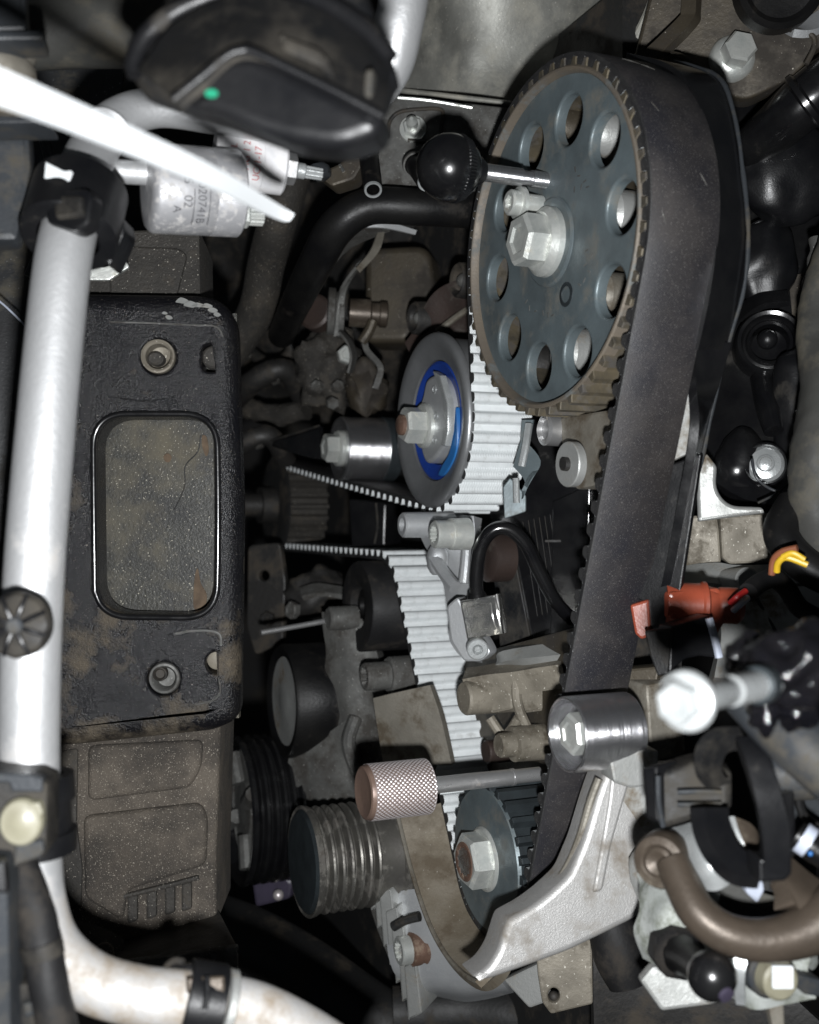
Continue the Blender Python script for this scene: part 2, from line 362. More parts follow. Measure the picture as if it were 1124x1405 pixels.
# ------------------------------------------------------------------ text helper
def text_mesh(txt, size):
    cu = bpy.data.curves.new('print', 'FONT'); cu.body = txt; cu.size = size; cu.align_x = 'CENTER'; cu.align_y = 'CENTER'
    o = bpy.data.objects.new('print', cu); COL.objects.link(o)
    dg = bpy.context.evaluated_depsgraph_get(); me = bpy.data.meshes.new_from_object(o.evaluated_get(dg))
    vs = [v.co.copy() for v in me.vertices]; fs = [tuple(p.vertices) for p in me.polygons]
    bpy.data.objects.remove(o); bpy.data.curves.remove(cu); bpy.data.meshes.remove(me)
    return vs, fs
#@@SETTING
# ------------------------------------------------------------------ the setting
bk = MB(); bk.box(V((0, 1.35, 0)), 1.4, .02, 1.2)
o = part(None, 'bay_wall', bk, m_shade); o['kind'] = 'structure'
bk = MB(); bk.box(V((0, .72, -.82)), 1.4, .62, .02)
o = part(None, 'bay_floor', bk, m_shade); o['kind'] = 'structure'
#@@BELT
# ------------------------------------------------------------------ timing belt drive (all wheels share the axis A)
A0 = A.dot(P(748, 332, .400))
BW = .0268; PITCH = .0081; BT = .0018
def UZ(x, y, a):
    p = E(x, y, a); return V((p.dot(U), p.z))
def WP(uz, a): return A*a + U*uz[0] + Z*uz[1]
cam_c = UZ(748, 332, A0); crank_c = UZ(668, 1178, A0)
RC = 50*PITCH/(2*math.pi); RK = 25*PITCH/(2*math.pi)
roll_c = UZ(490, 832, A0-.012); pump_c = V((-.70, .0045)); idl_c = UZ(465, 615, A0-.005); ten_c = UZ(595, 577, A0)
R_ROLL = .0228; R_PUMP = .0290; R_IDL = .0172; R_TEN = .0385
wheels = [(cam_c, RC, 1), (crank_c, RK, 1), (roll_c, R_ROLL+BT/2+.0003, -1), (pump_c, R_PUMP, 1), (idl_c, R_IDL+BT/2, -1), (ten_c, R_TEN-.0015+BT/2, -1)]
nw = len(wheels); tang = []
for i in range(nw):
    (c1, r1, s1), (c2, r2, s2) = wheels[i], wheels[(i+1) % nw]
    D = c2-c1; be = math.atan2(D.y, D.x) + math.asin(max(-1, min(1, (s2*r2-s1*r1)/D.length)))
    nr = V((math.sin(be), -math.cos(be)))
    tang.append((c1-nr*(s1*r1), c2-nr*(s2*r2), be))
path = []      # (point, direction angle)
ent_s = {}
def addseg(p, q, n):
    for k in range(n): path.append(p.lerp(q, k/n))
for i in range(nw):
    (c, r, s) = wheels[i]; pin = tang[i-1][1]; pout = tang[i][0]
    a0 = math.atan2(*(pin-c).yx); a1 = math.atan2(*(pout-c).yx)
    da = a1-a0
    if s > 0:
        while da > 0: da -= 2*math.pi
    else:
        while da < 0: da += 2*math.pi
    n = max(4, int(abs(da)*r/.0012)); ent_s[i] = len(path)
    for k in range(n):
        t = a0+da*k/n; path.append(c+V((math.cos(t), math.sin(t)))*r)
    p, q = tang[i][0], tang[i][1]; addseg(p, q, max(2, int((q-p).length/.003)))
NP = len(path)
acc = [0.0]
for k in range(NP): acc.append(acc[-1]+(path[(k+1) % NP]-path[k]).length)
LT = acc[-1]
def at_s(s):
    s %= LT; lo, hi = 0, NP
    while hi-lo > 1:
        m = (lo+hi)//2
        if acc[m] <= s: lo = m
        else: hi = m
    p, q = path[lo], path[(lo+1) % NP]; t = (s-acc[lo])/(acc[lo+1]-acc[lo]+1e-12)
    return p.lerp(q, t), (q-p).normalized()
belt = T('timing_belt', 'black toothed timing belt with white fabric inner face running round the sprockets', 'belt', WP(cam_c, A0))
mb = MB(); vs = []; fs = []
for k in range(NP):
    d = (path[(k+1) % NP]-path[k-1]).normalized(); nr = V((d.y, -d.x))     # right = inside of the loop for clockwise travel
    for (off, a) in ((-BT/2, .0004), (-BT/2+.0003, 0), (BT/2, 0), (BT/2, BW), (-BT/2+.0003, BW), (-BT/2, BW-.0004)):
        vs.append(WP(path[k]+nr*off, A0+a))
body_f = []; face_f = []
for k in range(NP):
    k2 = (k+1) % NP
    for j in range(6):
        j2 = (j+1) % 6
        mb.f.append((k*6+j, k2*6+j, k2*6+j2, k*6+j2)); mb.mi.append(1 if j == 2 else (0 if j in (5,) else 2))
mb.v = vs
part(belt, 'belt_body', mb, [m_belt, m_fab, m_beltk], 50)
# one tooth: local x along travel, y = inside, z = along the axis
tv = []; tm = MB()
prof = [(-.0029, 0), (-.0024, .0005), (-.00198, .0022), (-.0015, .0030), (-.0006, .0033), (.0006, .0033), (.0015, .0030), (.00198, .0022), (.0024, .0005), (.0029, 0)]
for z in (0.0, BW+.0002):
    for x, y in prof: tv.append(V((x, y, z)))
n = len(prof); tf = [(i, i+1, n+i+1, n+i) for i in range(n-1)]
tm.add(tv, tf, 0); tm.add(tv, [tuple(reversed(range(n))), tuple(n+i for i in range(n))], 1)
tme = bpy.data.meshes.new('tooth'); tme.from_pydata([tuple(v) for v in tm.v], [], tm.f)
tme.materials.append(m_fab); tme.materials.append(m_beltk); tme.polygons.foreach_set('material_index', tm.mi)
tme.polygons.foreach_set('use_smooth', [True]*len(tm.f)); tme.set_sharp_from_angle(angle=math.radians(50)); tme.update()
nteeth = int(round(LT/PITCH)); bb = base(belt); step = LT/nteeth
for k in range(nteeth):
    p, d = at_s(k*step+.001); nr = V((d.y, -d.x)); q = WP(p+nr*(BT/2-.0001), A0-.0001)-bb
    X = U*d.x+Z*d.y; Y = U*nr.x+Z*nr.y
    Zd = A
    M4 = Matrix((( X.x, Y.x, Zd.x, q.x), (X.y, Y.y, Zd.y, q.y), (X.z, Y.z, Zd.z, q.z), (0, 0, 0, 1)))
    o = bpy.data.objects.new('tooth', tme); COL.objects.link(o); o.parent = belt; o.matrix_local = M4
for ang_, w_, ln_, k_ in ((58, .010, .0050, 1), (54, .015, .0035, 1), (30, .006, .002, 1), (8, .019, .0025, 1), (-4, .004, .002, 1)):
    pts_ = []
    for q_ in range(4):
        t_ = math.radians(ang_)-q_*.02*k_; pts_.append(WP(cam_c+V((math.cos(t_), math.sin(t_)))*(RC+BT/2+.00002), A0+w_+ln_*q_/3))
    part(belt, 'scuff_mark', MB().tube(pts_, [.0001, .00028, .0002, .0001], 6, 3), m_iron)
FA = FE(A0)
def gear_outline(c, rp, n, ph, depth=.0032, tip=.0009):
    out = []; w = 2*math.pi/n
    for k in range(n):
        t = ph+k*w
        for f, r in ((-.36, rp-tip), (-.30, rp-tip-depth*.55), (-.22, rp-tip-depth), (.22, rp-tip-depth), (.30, rp-tip-depth*.55), (.36, rp-tip)):
            out.append((c.x+r*math.cos(t+f*w), c.y+r*math.sin(t+f*w)))
    return out
def tooth_phase(i):
    c, r, s = wheels[i]; s0 = acc[ent_s[i]]; k = math.ceil((s0+.004-.001)/step); p, d = at_s(k*step+.001); return math.atan2(p.y-c.y, p.x-c.x)
nA = -A
# camshaft sprocket
spr = T('camshaft_sprocket', 'large blue grey camshaft sprocket with ten round holes inside the belt', 'sprocket', WP(cam_c, A0))
mb = MB(); mb.plate2(FA, gear_outline(cam_c, RC, 50, tooth_phase(0)), [circ(cam_c.x, cam_c.y, .0590, n=96)], t=BW, b=.0003, st=1, h=.0005)
part(spr, 'toothed_rim', mb, m_sprt, 30)
mb = MB(); co = WP(cam_c, A0)
mb.lathe(co, nA, [(-.004, .0610), (.0004, .0608), (.0010, .0602), (.0010, .0594), (.0004, .0588), (-.0030, .0583), (-.004, .0583)], 96, c0=False, c1=False)
part(spr, 'rim_flange', mb, m_rim, 40)
holes = [circ(cam_c.x+.002+.0440*math.cos(math.radians(76-36*k)), cam_c.y-.0018+.0440*math.sin(math.radians(76-36*k)), .0090, n=32) for k in range(10)]
mb = MB(); mb.plate2(FA, circ(cam_c.x, cam_c.y, .0590, n=96), holes, t=.0042, b=.0008, st=3, h=-.0022, bh=.0010)
part(spr, 'web', mb, m_sprk, 35)
mb = MB(); mb.lathe(co, nA, [(-.003, .0165), (-.0018, .0163), (-.0012, .0155), (-.0010, .010)], 64)
part(spr, 'hub', mb, m_sprk)
mb = MB(); pb = E(777, 404, A0+.0022)-nA*.0; mb.lathe(pb, nA, [(-.0008, .0046), (.0002, .0044), (.0003, .0030), (-.0012, .0027), (-.0014, .0012)], 24)
part(spr, 'dowel_hole', mb, m_sprb)
# stamped marks on the web (short proud strokes)
mb = MB()
for (x, y) in ((789, 232), (795, 240), (803, 248), (806, 256), (797, 257), (788, 262), (807, 345), (812, 352), (804, 362), (809, 372), (801, 383), (796, 391), (721, 415), (728, 424), (735, 428), (746, 430), (751, 431), (758, 432)):
    q = E(x+random.uniform(-2, 2), y+random.uniform(-2, 2), A0+.0023); an = random.uniform(0, 3.1)
    ex = U*math.cos(an)+Z*math.sin(an); ey = nA; ez = ex.cross(ey); mb = MB()
    mb.box(q, .0010, .00025, .00022, (ex, ey, ez)); part(spr, 'stamped_mark', mb, m_iron)
bo = WP(cam_c, A0)-nA*.0012
b1 = MB().lathe(bo, nA, [(0, .0128), (.0022, .0126), (.0045, .0105), (.0048, .008)], 40)
bolt = part(spr, 'bolt', b1, m_zinc)
b1 = MB().hexh(bo+nA*.0040, nA, .0098, .0088, .55); part(bolt, 'bolt_head', b1, m_zinc, 25)
sb = E(735, 282, A0)
b1 = MB().lathe(sb, nA, [(-.002, .004), (.006, .004), (.006, .0062), (.0075, .0062), (.0078, .0056)], 28).lathe(sb+nA*.0078, nA, [(0, .0048), (.003, .0047), (.0036, .0040), (.0036, .0025, .12, 6), (.0022, .0022, .12, 6)], 36)
part(spr, 'small_bolt', b1, m_zinc, 30, label='small round headed bolt above the centre bolt')
# ball-headed locking pin through the sprocket
lp = E(742, 247, A0)
pin = T('sprocket_locking_pin', 'camshaft locking pin with black knurled ball handle at the sprocket', 'locking pin', lp)
b1 = MB().lathe(lp, nA, [(-.006, .0031), (.004, .0031), (.0042, .0026), (.008, .0026), (.0082, .0032), (.028, .0032)], 24); part(pin, 'rod', b1, m_steel)
b1 = MB().lathe(lp, nA, [(.0235, .0036), (.0255, .0052), (.0268, .0056)], 28); part(pin, 'collar', b1, m_plas)
bc = lp+nA*.0372; b1 = MB().ball(bc, .0118, nA, 48, 28); part(pin, 'ball_handle', b1, m_gloss)
b1 = MB().lathe(bc, nA, [(-.0062, .0098), (-.0060, .0106, .02, 60), (-.0030, .0119, .02, 60), (-.0022, .0113)], 360, c0=False, c1=False); part(pin, 'knurled_band', b1, m_plas, 20)
# crankshaft sprocket
ck = T('crankshaft_sprocket', 'small dark crankshaft sprocket with rusty hex bolt at the lower belt loop', 'sprocket', WP(crank_c, A0))
kc = WP(crank_c, A0)
b1 = MB().plate2(FA, gear_outline(crank_c, RK, 25, tooth_phase(1)), [], t=BW, b=.0003, st=1, h=.0004); part(ck, 'toothed_wheel', b1, m_sprb, 30)
b1 = MB().lathe(kc, nA, [(-.0004, .0286), (.0010, .0280), (.0012, .0180), (.0012, .01)], 64); part(ck, 'face', b1, m_sprk)
b1 = MB().lathe(kc+nA*.0004, nA, [(0, .0128), (.0012, .0128), (.0020, .0118)], 40); bolt = part(ck, 'bolt', b1, m_zinc)
b1 = MB().hexh(kc+nA*.0020, nA, .0112, .0082, .45, dish=.0); part(bolt, 'bolt_head', b1, m_zinc, 25)
b1 = MB().lathe(kc+nA*.0102, nA, [(0, .0078), (.0004, .0074), (.0003, .0058, .10, 12), (-.003, .0055, .10, 12)], 48); part(bolt, 'socket', b1, m_rusth)
# tensioner
tn = T('belt_tensioner', 'belt tensioner pulley with blue insert and steel eccentric hub', 'tensioner', WP(ten_c, A0))
to = WP(ten_c, A0-.0005)
b1 = MB().lathe(to, nA, [(-.027, .036), (-.027, .0375), (-.0265, .0385), (-.0255, .0372), (-.0022, .0369), (-.0016, .0392), (.0000, .0394), (.0014, .0386), (.0020, .0370), (.0012, .0335), (-.0006, .0300), (-.0014, .0272), (-.008, .0268)], 72, c0=False, c1=False); part(tn, 'roller', b1, m_tens, 40)
b1 = MB().lathe(to, nA, [(-.0252, .0372), (-.0262, .0405), (-.0272, .0408), (-.0278, .040)], 72, c0=False, c1=False); part(tn, 'rear_flange', b1, m_steel, 40)
b1 = MB().lathe(to, nA, [(-.008, .0268), (-.0022, .0266), (-.0018, .0255), (-.0035, .0200), (-.008, .0195)], 64, c0=False, c1=False); part(tn, 'blue_ring', b1, m_blue)
def tz(du, dz, a): return WP((ten_c.x+du, ten_c.y+dz), A0+a)
FT = Fr(WP(ten_c, A0-.0005), U, Z)
b1 = MB().plate2(FT, sm([(-.004, .0190), (.008, .0190), (.0165, .012), (.0190, 0), (.0160, -.010), (.009, -.0150), (.002, -.0180), (-.006, -.0185), (-.012, -.010), (-.014, .004), (-.009, .012)], 4), [], t=.008, b=.0016, st=3, h=.0010); part(tn, 'eccentric_hub', b1, m_aluc)
b1 = MB().plate2(FT, rnd([(.0060, .0213), (.0140, .0185), (.0218, .006), (.0222, -.006), (.0190, -.0125), (.0150, -.0125), (.0178, -.004), (.0165, .008)], .002, 4), [], t=.003, b=.0007, st=2, h=.0028); part(tn, 'pointer_plate', b1, m_zincb)
b1 = MB().plate2(FT, sm([(.0222, .004), (.0242, -.006), (.0215, -.0170), (.011, -.0245), (.004, -.0245), (.008, -.0205), (.0155, -.0150), (.020, -.006)], 4), [], t=.004, b=.0006, h=-.0008); part(tn, 'blue_tab', b1, m_bluel)
for (u, z) in ((.004, .0135), (.006, .0015), (.004, -.009)):
    b1 = MB().lathe(tz(u, z, -.0015), nA, [(-.001, .0022), (.0002, .0021), (.0003, .0013), (-.0006, .0011)], 18); part(tn, 'hole_rim', b1, m_zincb)
tb = tz(-.0055, -.002, -.0010)
b1 = MB().lathe(tb, nA, [(0, .0102), (.0022, .0102), (.0030, .0092), (.003, .006)], 36); bolt = part(tn, 'nut', b1, m_zinc)
b1 = MB().hexh(tb+nA*.0028, nA, .0084, .0088, .2, dish=0); part(bolt, 'hex', b1, m_zinc, 25)
b1 = MB().lathe(tb+nA*.011, nA, [(0, .0048), (.0022, .0046), (.0028, .0036)], 20); part(bolt, 'stud_end', b1, m_rusth)
# steel idler high on the left of the tensioner
io = WP(idl_c, A0-.005)
d1 = T('upper_idler_roller', 'polished steel idler roller with nut left of the blue tensioner', 'idler roller', io)
b1 = MB().lathe(io, nA, [(-.030, .0165), (-.030, .0172), (-.0006, .0172), (0, .0166), (-.0004, .0120), (-.002, .0115)], 56); part(d1, 'roller', b1, m_steel)
b1 = MB().lathe(io, nA, [(-.024, .0172), (-.0245, .0178), (-.031, .0178)], 56); part(d1, 'dark_sleeve', b1, m_sprb)
b1 = MB().lathe(io, nA, [(-.002, .0098), (.001, .0098), (.0018, .009)], 32); bolt = part(d1, 'washer', b1, m_zinc)
b1 = MB().hexh(io+nA*.0018, nA, .0080, .0065, .25); part(bolt, 'nut', b1, m_zinc, 25)
# dark guide roller that the white run passes
ro = WP(roll_c, A0-.012)
d2 = T('belt_guide_roller', 'matt black guide roller beside the white toothed belt run', 'roller', ro)
b1 = MB().lathe(ro, nA, [(-.038, .0215), (-.038, .0228), (-.001, .0228), (0, .0220), (.0004, .0130), (-.0006, .0112), (-.006, .0105), (-.0062, .004)], 64); part(d2, 'roller_body', b1, m_rubm, 40)
b1 = MB().lathe(ro+nA*-.0055, nA, [(0, .0085), (.002, .0083), (.0026, .0070), (.0020, .0050), (-.001, .0045)], 32); part(d2, 'hub_cap', b1, m_rub)
# steel idler by the right run
rc = UZ(777, 1008, A0-.009); rp = WP(rc, A0-.009)
d3 = T('lower_idler_roller', 'shiny steel idler roller with recessed hex bolt in front of the black belt', 'idler roller', rp)
b1 = MB().lathe(rp, nA, [(-.0240, .011), (-.0240, .0128), (-.0005, .0128), (0, .0124), (-.0002, .0117), (-.0012, .0112), (-.012, .0110)], 72, c1=False); part(d3, 'roller', b1, m_steel)
b1 = MB().lathe(rp, nA, [(-.0121, .0111), (-.011, .0108), (-.0105, .007)], 40); part(d3, 'inner_washer', b1, m_steelr)
b1 = MB().lathe(rp, nA, [(-.0105, .0088), (-.0085, .0088), (-.0075, .0078)], 32); bolt = part(d3, 'bolt', b1, m_zinc)
b1 = MB().hexh(rp+nA*-.0078, nA, .0072, .0070, .2); part(bolt, 'bolt_head', b1, m_zinc, 25)
# water pump sprocket deep at the left
po = WP(pump_c, A0)
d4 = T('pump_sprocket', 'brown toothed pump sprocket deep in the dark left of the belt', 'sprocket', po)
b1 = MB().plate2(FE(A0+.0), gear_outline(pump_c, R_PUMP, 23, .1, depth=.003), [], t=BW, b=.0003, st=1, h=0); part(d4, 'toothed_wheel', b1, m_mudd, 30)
b1 = MB().lathe(po, nA, [(.0002, R_PUMP+.004), (.0012, R_PUMP+.0045), (.0020, R_PUMP+.003), (.0022, .02)], 48); part(d4, 'added_dark_disc', b1, m_darker)  # dark disc added to hide the belt loop so this spot reads dark
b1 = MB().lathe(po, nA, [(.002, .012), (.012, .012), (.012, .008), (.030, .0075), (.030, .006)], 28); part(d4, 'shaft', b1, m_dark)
b1 = MB()
for k in range(4):
    b1.box(po+nA*.036+Z*(.0165-.0115*k)+U*.012, .006, .010, .0045, (A, U, Z))
part(d4, 'drive_lug', b1, m_dark)
# knurled crank locking pin
kp = E(703, 1066, A0)
d5 = T('knurled_locking_pin', 'pinkish knurled crank locking pin pushed in above the lower sprocket', 'locking pin', kp)
b1 = MB().lathe(kp, nA, [(-.012, .0028), (0, .0028), (.0003, .0031), (.038, .0031)], 24).lathe(kp, nA, [(-.0006, .0033), (.0004, .0033)], 24); part(d5, 'rod', b1, m_steelr)
b1 = MB(); R0 = .0102; n_a, n_l = 288, 84; L0, L1 = .0365, .0600; vs = []; fs = []
for i in range(n_l+1):
    h = L0+(L1-L0)*i/n_l
    for k in range(n_a):
        t = 6.2831853*k/n_a; g1 = math.sin(36*t+h*3500); g2 = math.sin(36*t-h*3500)
        e = 0 if i in (0, n_l) else 1
        r = R0+e*(.00017*min(g1, g2)); vs.append(kp+nA*h+U*(r*math.cos(t))+Z*(r*math.sin(t)))
for i in range(n_l):
    for k in range(n_a):
        k2 = (k+1) % n_a; fs.append((i*n_a+k, (i+1)*n_a+k, (i+1)*n_a+k2, i*n_a+k2))
b1.add(vs, fs); part(d5, 'knurled_handle', b1, m_pink, 60)
b1 = MB().lathe(kp, nA, [(.0361, .0060), (.0362, .0098), (.0367, .0101), (.0598, .0101), (.0613, .0096), (.0617, .0088), (.0611, .0060), (.0611, .003)], 56); part(d5, 'handle_core', b1, m_pinkd)
#@@REST
# ------------------------------------------------------------------ left side: pipe, bracket, housings
pp = [(562, -60, .330), (549, 25, .330), (527, 100, .335), (470, 160, .345), (390, 172, .350), (300, 160, .348), (215, 148, .342), (158, 168, .335), (124, 215, .325), (106, 275, .312), (88, 350, .302), (74, 470, .296), (60, 620, .290), (48, 770, .286), (42, 900, .284), (40, 1040, .284), (44, 1150, .284), (50, 1235, .284), (72, 1300, .282), (122, 1345, .280), (190, 1366, .280), (270, 1374, .282), (350, 1388, .286), (430, 1428, .29), (520, 1490, .29)]
pts = [P(*q) for q in pp]
pr = [.0074]*3+[.0062, .0056, .0056, .0060, .0068, .0074]+[.0077]*7+[.0074]*4+[.0074]*5
pipe = T('coolant_pipe', 'long bright aluminium pipe running down the left edge and bending along the bottom', 'pipe', P(48, 770, .286))
part(pipe, 'tube', MB().tube(pts, pr, 28, 8), m_pipe, 60)
b1 = MB(); q = P(311, 1380, .2838); ax = (P(350, 1388, .286)-P(270, 1374, .282)).normalized(); b1.lathe(q, ax, [(-.0013, .0083), (-.0009, .0091), (.0009, .0091), (.0013, .0083)], 36); part(pipe, 'bead', b1, m_alu)
b1 = MB(); q = P(127, 212, .3255); ax = (P(106, 275, .312)-P(158, 168, .335)).normalized(); 
part(pipe, 'weld_ring', MB().lathe(P(150, 177, .3325), (P(158, 168, .335)-P(124, 215, .325)).normalized(), [(-.0006, .0070), (-.0003, .0075), (.0003, .0075), (.0006, .0070)], 32), m_pipe)
# clamp round the pipe
cq = P(103, 292, .3085); cax = (P(122, 225, .322)-P(84, 370, .300)).normalized()
cl = T('pipe_clamp', 'black plastic clamp ring locked around the bright pipe at the upper left', 'clamp', cq)
part(cl, 'ring', MB().lathe(cq, cax, [(-.0100, .0086), (-.0100, .0128), (-.0094, .0134), (.0086, .0134), (.0092, .0128), (.0092, .0086)], 48, c0=False, c1=False), m_plas, 40)
f = FC(.293, 95, 290, -15, 6, -11)
part(cl, 'latch', MB().plate(f, rnd([(62, 262), (118, 256), (128, 268), (122, 308), (104, 318), (62, 305)], 8), t=.005, b=.0012), m_plas)
part(cl, 'catch', MB().plate(FC(.2915, 95, 285, -15, 6, -8), rnd([(72, 268), (112, 266), (114, 296), (74, 300)], 6), t=.004, b=.0012), m_plasd)
part(cl, 'foot', MB().plate(FC(.31, 150, 320), rnd([(132, 300), (168, 296), (172, 318), (160, 345), (150, 366), (134, 350)], 6), t=.012, b=.001), m_plas)
part(cl, 'white_tab', MB().plate(FC(.297, 80, 238, -8, 10), rnd([(62, 221), (88, 234), (98, 233), (95, 252), (88, 248), (60, 244)], 2), t=.002, b=.0004), m_white)
# star-shaped retainer cap in front of the pipe
sc0 = P(22, 858, .264); sax = V((.12, -1, .05)).normalized()
st = T('star_retainer_cap', 'black ribbed star shaped cap sitting on the pipe at the left edge', 'cap', sc0)
part(st, 'cap_disc', MB().lathe(sc0, sax, [(-.005, .0070), (-.004, .0081), (-.001, .0079, .035, 8), (.0002, .0070, .03, 8), (.0016, .0025), (.0018, .0022)], 64), m_plasd, 25)
ex = sax.cross(Z).normalized(); ey = ex.cross(sax)
for k in range(8):
    t = .35+k*math.pi/4; d = ex*math.cos(t)+ey*math.sin(t); e = sax.cross(d)
    part(st, 'rib', MB().tube([sc0+d*.0018+sax*.0016, sc0+d*.0045+sax*.0018, sc0+d*.0076+sax*.0006], [.0006, .0006, .0005], 8, 3), m_plas)
part(st, 'boss', MB().lathe(sc0, sax, [(0, .0024), (.0022, .0021), (.0026, .0015)], 20), m_greyp)
# connector block with a cream button
cn = T('connector_block', 'black plastic connector block with round cream button at the left edge', 'connector', P(30, 1120, .262))
f = FC(.262, 30, 1120, 8, 4)
part(cn, 'housing', MB().plate(f, rnd([(-25, 1058), (45, 1063), (66, 1075), (64, 1168), (60, 1176), (20, 1192), (-25, 1190)], 5), t=.016, b=.0012), m_plasd)
part(cn, 'lip', MB().plate(f, rnd([(-25, 1072), (14, 1073), (18, 1085), (60, 1086), (60, 1066), (40, 1061), (-25, 1058)], 3), t=.004, b=.0006, h=.0016), m_greyp)
part(cn, 'lip', MB().plate(f, rnd([(22, 1156), (60, 1150), (62, 1166), (58, 1174), (20, 1188)], 3), t=.004, b=.0006, h=.0014), m_greyp)
cb = P(32, 1125, .2615); bax = V((.10, -1, .05)).normalized()
cbp = part(cn, 'button', MB().lathe(cb, bax, [(-.002, .0057), (.0022, .0056), (.003, .0050), (.0030, .0030), (.0034, .0022)], 40, sq=.9), m_cream)
part(cbp, 'button_lug', MB().plate(FC(.259, 45, 1110, 8), rnd([(34, 1102), (54, 1101), (60, 1118), (44, 1126)], 4), t=.004, b=.0006), m_cream)
part(cn, 'pipe_collar', MB().lathe(P(46, 1120, .284), (P(40, 1060, .284)-P(48, 1190, .284)).normalized(), [(-.0095, .0080), (-.0095, .0103), (-.004, .0108), (-.004, .0096), (.004, .0096), (.004, .0108), (.0105, .0108), (.0105, .0080)], 40, c0=False, c1=False), m_plas)
# lower left box, hose and clip
bx = T('plastic_box', 'plain black plastic box cut by the lower left corner', 'box', P(-5, 1300, .25))
part(bx, 'box_body', MB().plate(FC(.25, 0, 1300, 10, 2), rnd([(-60, 1176), (6, 1184), (12, 1230), (17, 1440), (-60, 1440)], 5), t=.02, b=.0015), m_greyp)
part(bx, 'lid', MB().plate(FC(.249, 0, 1200, 10, 10), rnd([(-60, 1172), (8, 1180), (11, 1226), (-60, 1222)], 5), t=.004, b=.001, h=.001), m_plas)
hs = MB().tube([P(27, 1170, .272), P(34, 1205, .268), P(50, 1255, .265), P(58, 1300, .264), P(66, 1350, .262), P(84, 1430, .262)], [.0034, .0040, .0044, .0046, .0046, .0048], 18, 6, wob=.08)
ho = T('wiring_hose', 'black taped wiring hose hanging below the cream button connector', 'hose', P(50, 1255, .265))
part(ho, 'sleeve', hs, m_rubm, 60)
part(ho, 'tape_end', MB().tube([P(56, 1292, .2635), P(60, 1312, .2635)], .0049, 18, 4, wob=.1), m_plasd)
part(ho, 'clip', MB().plate(FC(.262, 40, 1375, 5), rnd([(22, 1352), (44, 1350), (48, 1370), (56, 1372), (58, 1430), (22, 1430)], 3), t=.006, b=.0006), m_plasd)
part(ho, 'clip', MB().plate(FC(.259, 40, 1385, 5), rnd([(30, 1378), (52, 1374), (55, 1392), (34, 1398)], 3), t=.004, b=.0006), m_greyp)
# clamp on the bottom pipe
kc2 = P(279, 1376, .282); kax = (P(330, 1386, .285)-P(230, 1370, .281)).normalized()
kc_ = T('pipe_bracket_clip', 'square black clip gripping the pipe at the bottom edge', 'clip', kc2)
part(kc_, 'band', MB().lathe(kc2, kax, [(-.0050, .0080), (-.0050, .0098), (-.0046, .0102), (.0044, .0102), (.0048, .0098), (.0048, .0080)], 40, c0=False, c1=False), m_plas, 40)
part(kc_, 'block', MB().plate(FC(.276, 280, 1345, 6, 25), rnd([(255, 1340), (308, 1338), (309, 1362), (256, 1364)], 4), t=.008, b=.0008), m_brpipe)
part(kc_, 'top', MB().plate(FC(.283, 265, 1330, 0, 30), rnd([(232, 1322), (300, 1318), (309, 1336), (262, 1344), (232, 1340)], 6), t=.009, b=.0012), m_gloss)
part(kc_, 'ridge', MB().tube([P(284, 1340, .2752), P(284, 1362, .2735), P(281, 1385, .2718)], .0008, 8), m_plas)
part(kc_, 'wire_loop', MB().tube([P(222, 1352, .286), P(228, 1328, .285), P(240, 1318, .284), P(252, 1320, .283)], .0009, 8), m_dark)
# black engine mount bracket
bf = FC(.41, 210, 700, 2, 0)
br = T('engine_mount_bracket', 'big black pressed steel bracket with rounded rectangular window and gritty dirt', 'bracket', P(210, 700, .41))
win = rnd([(132, 572), (294, 572), (296, 700), (294, 844), (135, 842)], 46, 8)
out = rnd([(40, 398, 10), (322, 402, 58), (331, 700, 10), (327, 990, 56), (290, 1006, 10), (100, 1026, 10), (40, 1028, 10)], 50, 8)
b1 = MB().plate(bf, out, [win, circ(217, 489, 24), rnd([(276, 472), (302, 472), (302, 510), (276, 510)], 12, 4), circ(224, 932, 23), circ(297, 910, 15)], t=.014, b=.0075, st=6, bh=.0014)
part(br, 'pressed_plate', b1, m_paint, 40)
wl = [bf.to(bf.px(*p), .0004) for p in rnd([(128, 568), (298, 568), (300, 700), (298, 848), (131, 846)], 48, 7)]
part(br, 'window_lip', MB().tube(wl+[wl[0], wl[1]], .0012, 12, 2, cap=False), m_gloss, 60)
part(br, 'pad_edge', MB().tube([bf.to(bf.px(*p), -.0001) for p in ((150, 442), (200, 443), (262, 446), (296, 448), (306, 462))], .0004, 8, 4), m_iron)
part(br, 'pad_edge', MB().tube([bf.to(bf.px(*p), -.0001) for p in ((150, 545), (196, 550), (240, 546))], .0004, 8, 4), m_paint)
part(br, 'pad_edge', MB().tube([bf.to(bf.px(*p), -.0001) for p in ((240, 870), (262, 866), (290, 866), (302, 872), (303, 886))], .0005, 8, 4), m_iron)
part(br, 'pad_edge', MB().tube([bf.to(bf.px(*p), -.0001) for p in ((300, 930), (302, 950), (290, 962), (262, 968))], .0004, 8, 4), m_iron)
q = bf.to(bf.px(217, 489), 0); ax = bf.en
bs_ = part(br, 'bushing', MB().lathe(q, ax, [(-.010, .0064), (-.0012, .0064), (.0007, .0063), (.0010, .0056), (.0002, .0047), (-.006, .0043), (-.007, .002)], 40), m_beige, label='grey bushing with stud in the upper hole')
part(bs_, 'stud', MB().lathe(bf.to(bf.px(212, 491), -.004), ax, [(-.006, .0026), (.002, .0026), (.0026, .002)], 20, sq=1.2), m_mudd)
q = bf.to(bf.px(224, 932), 0)
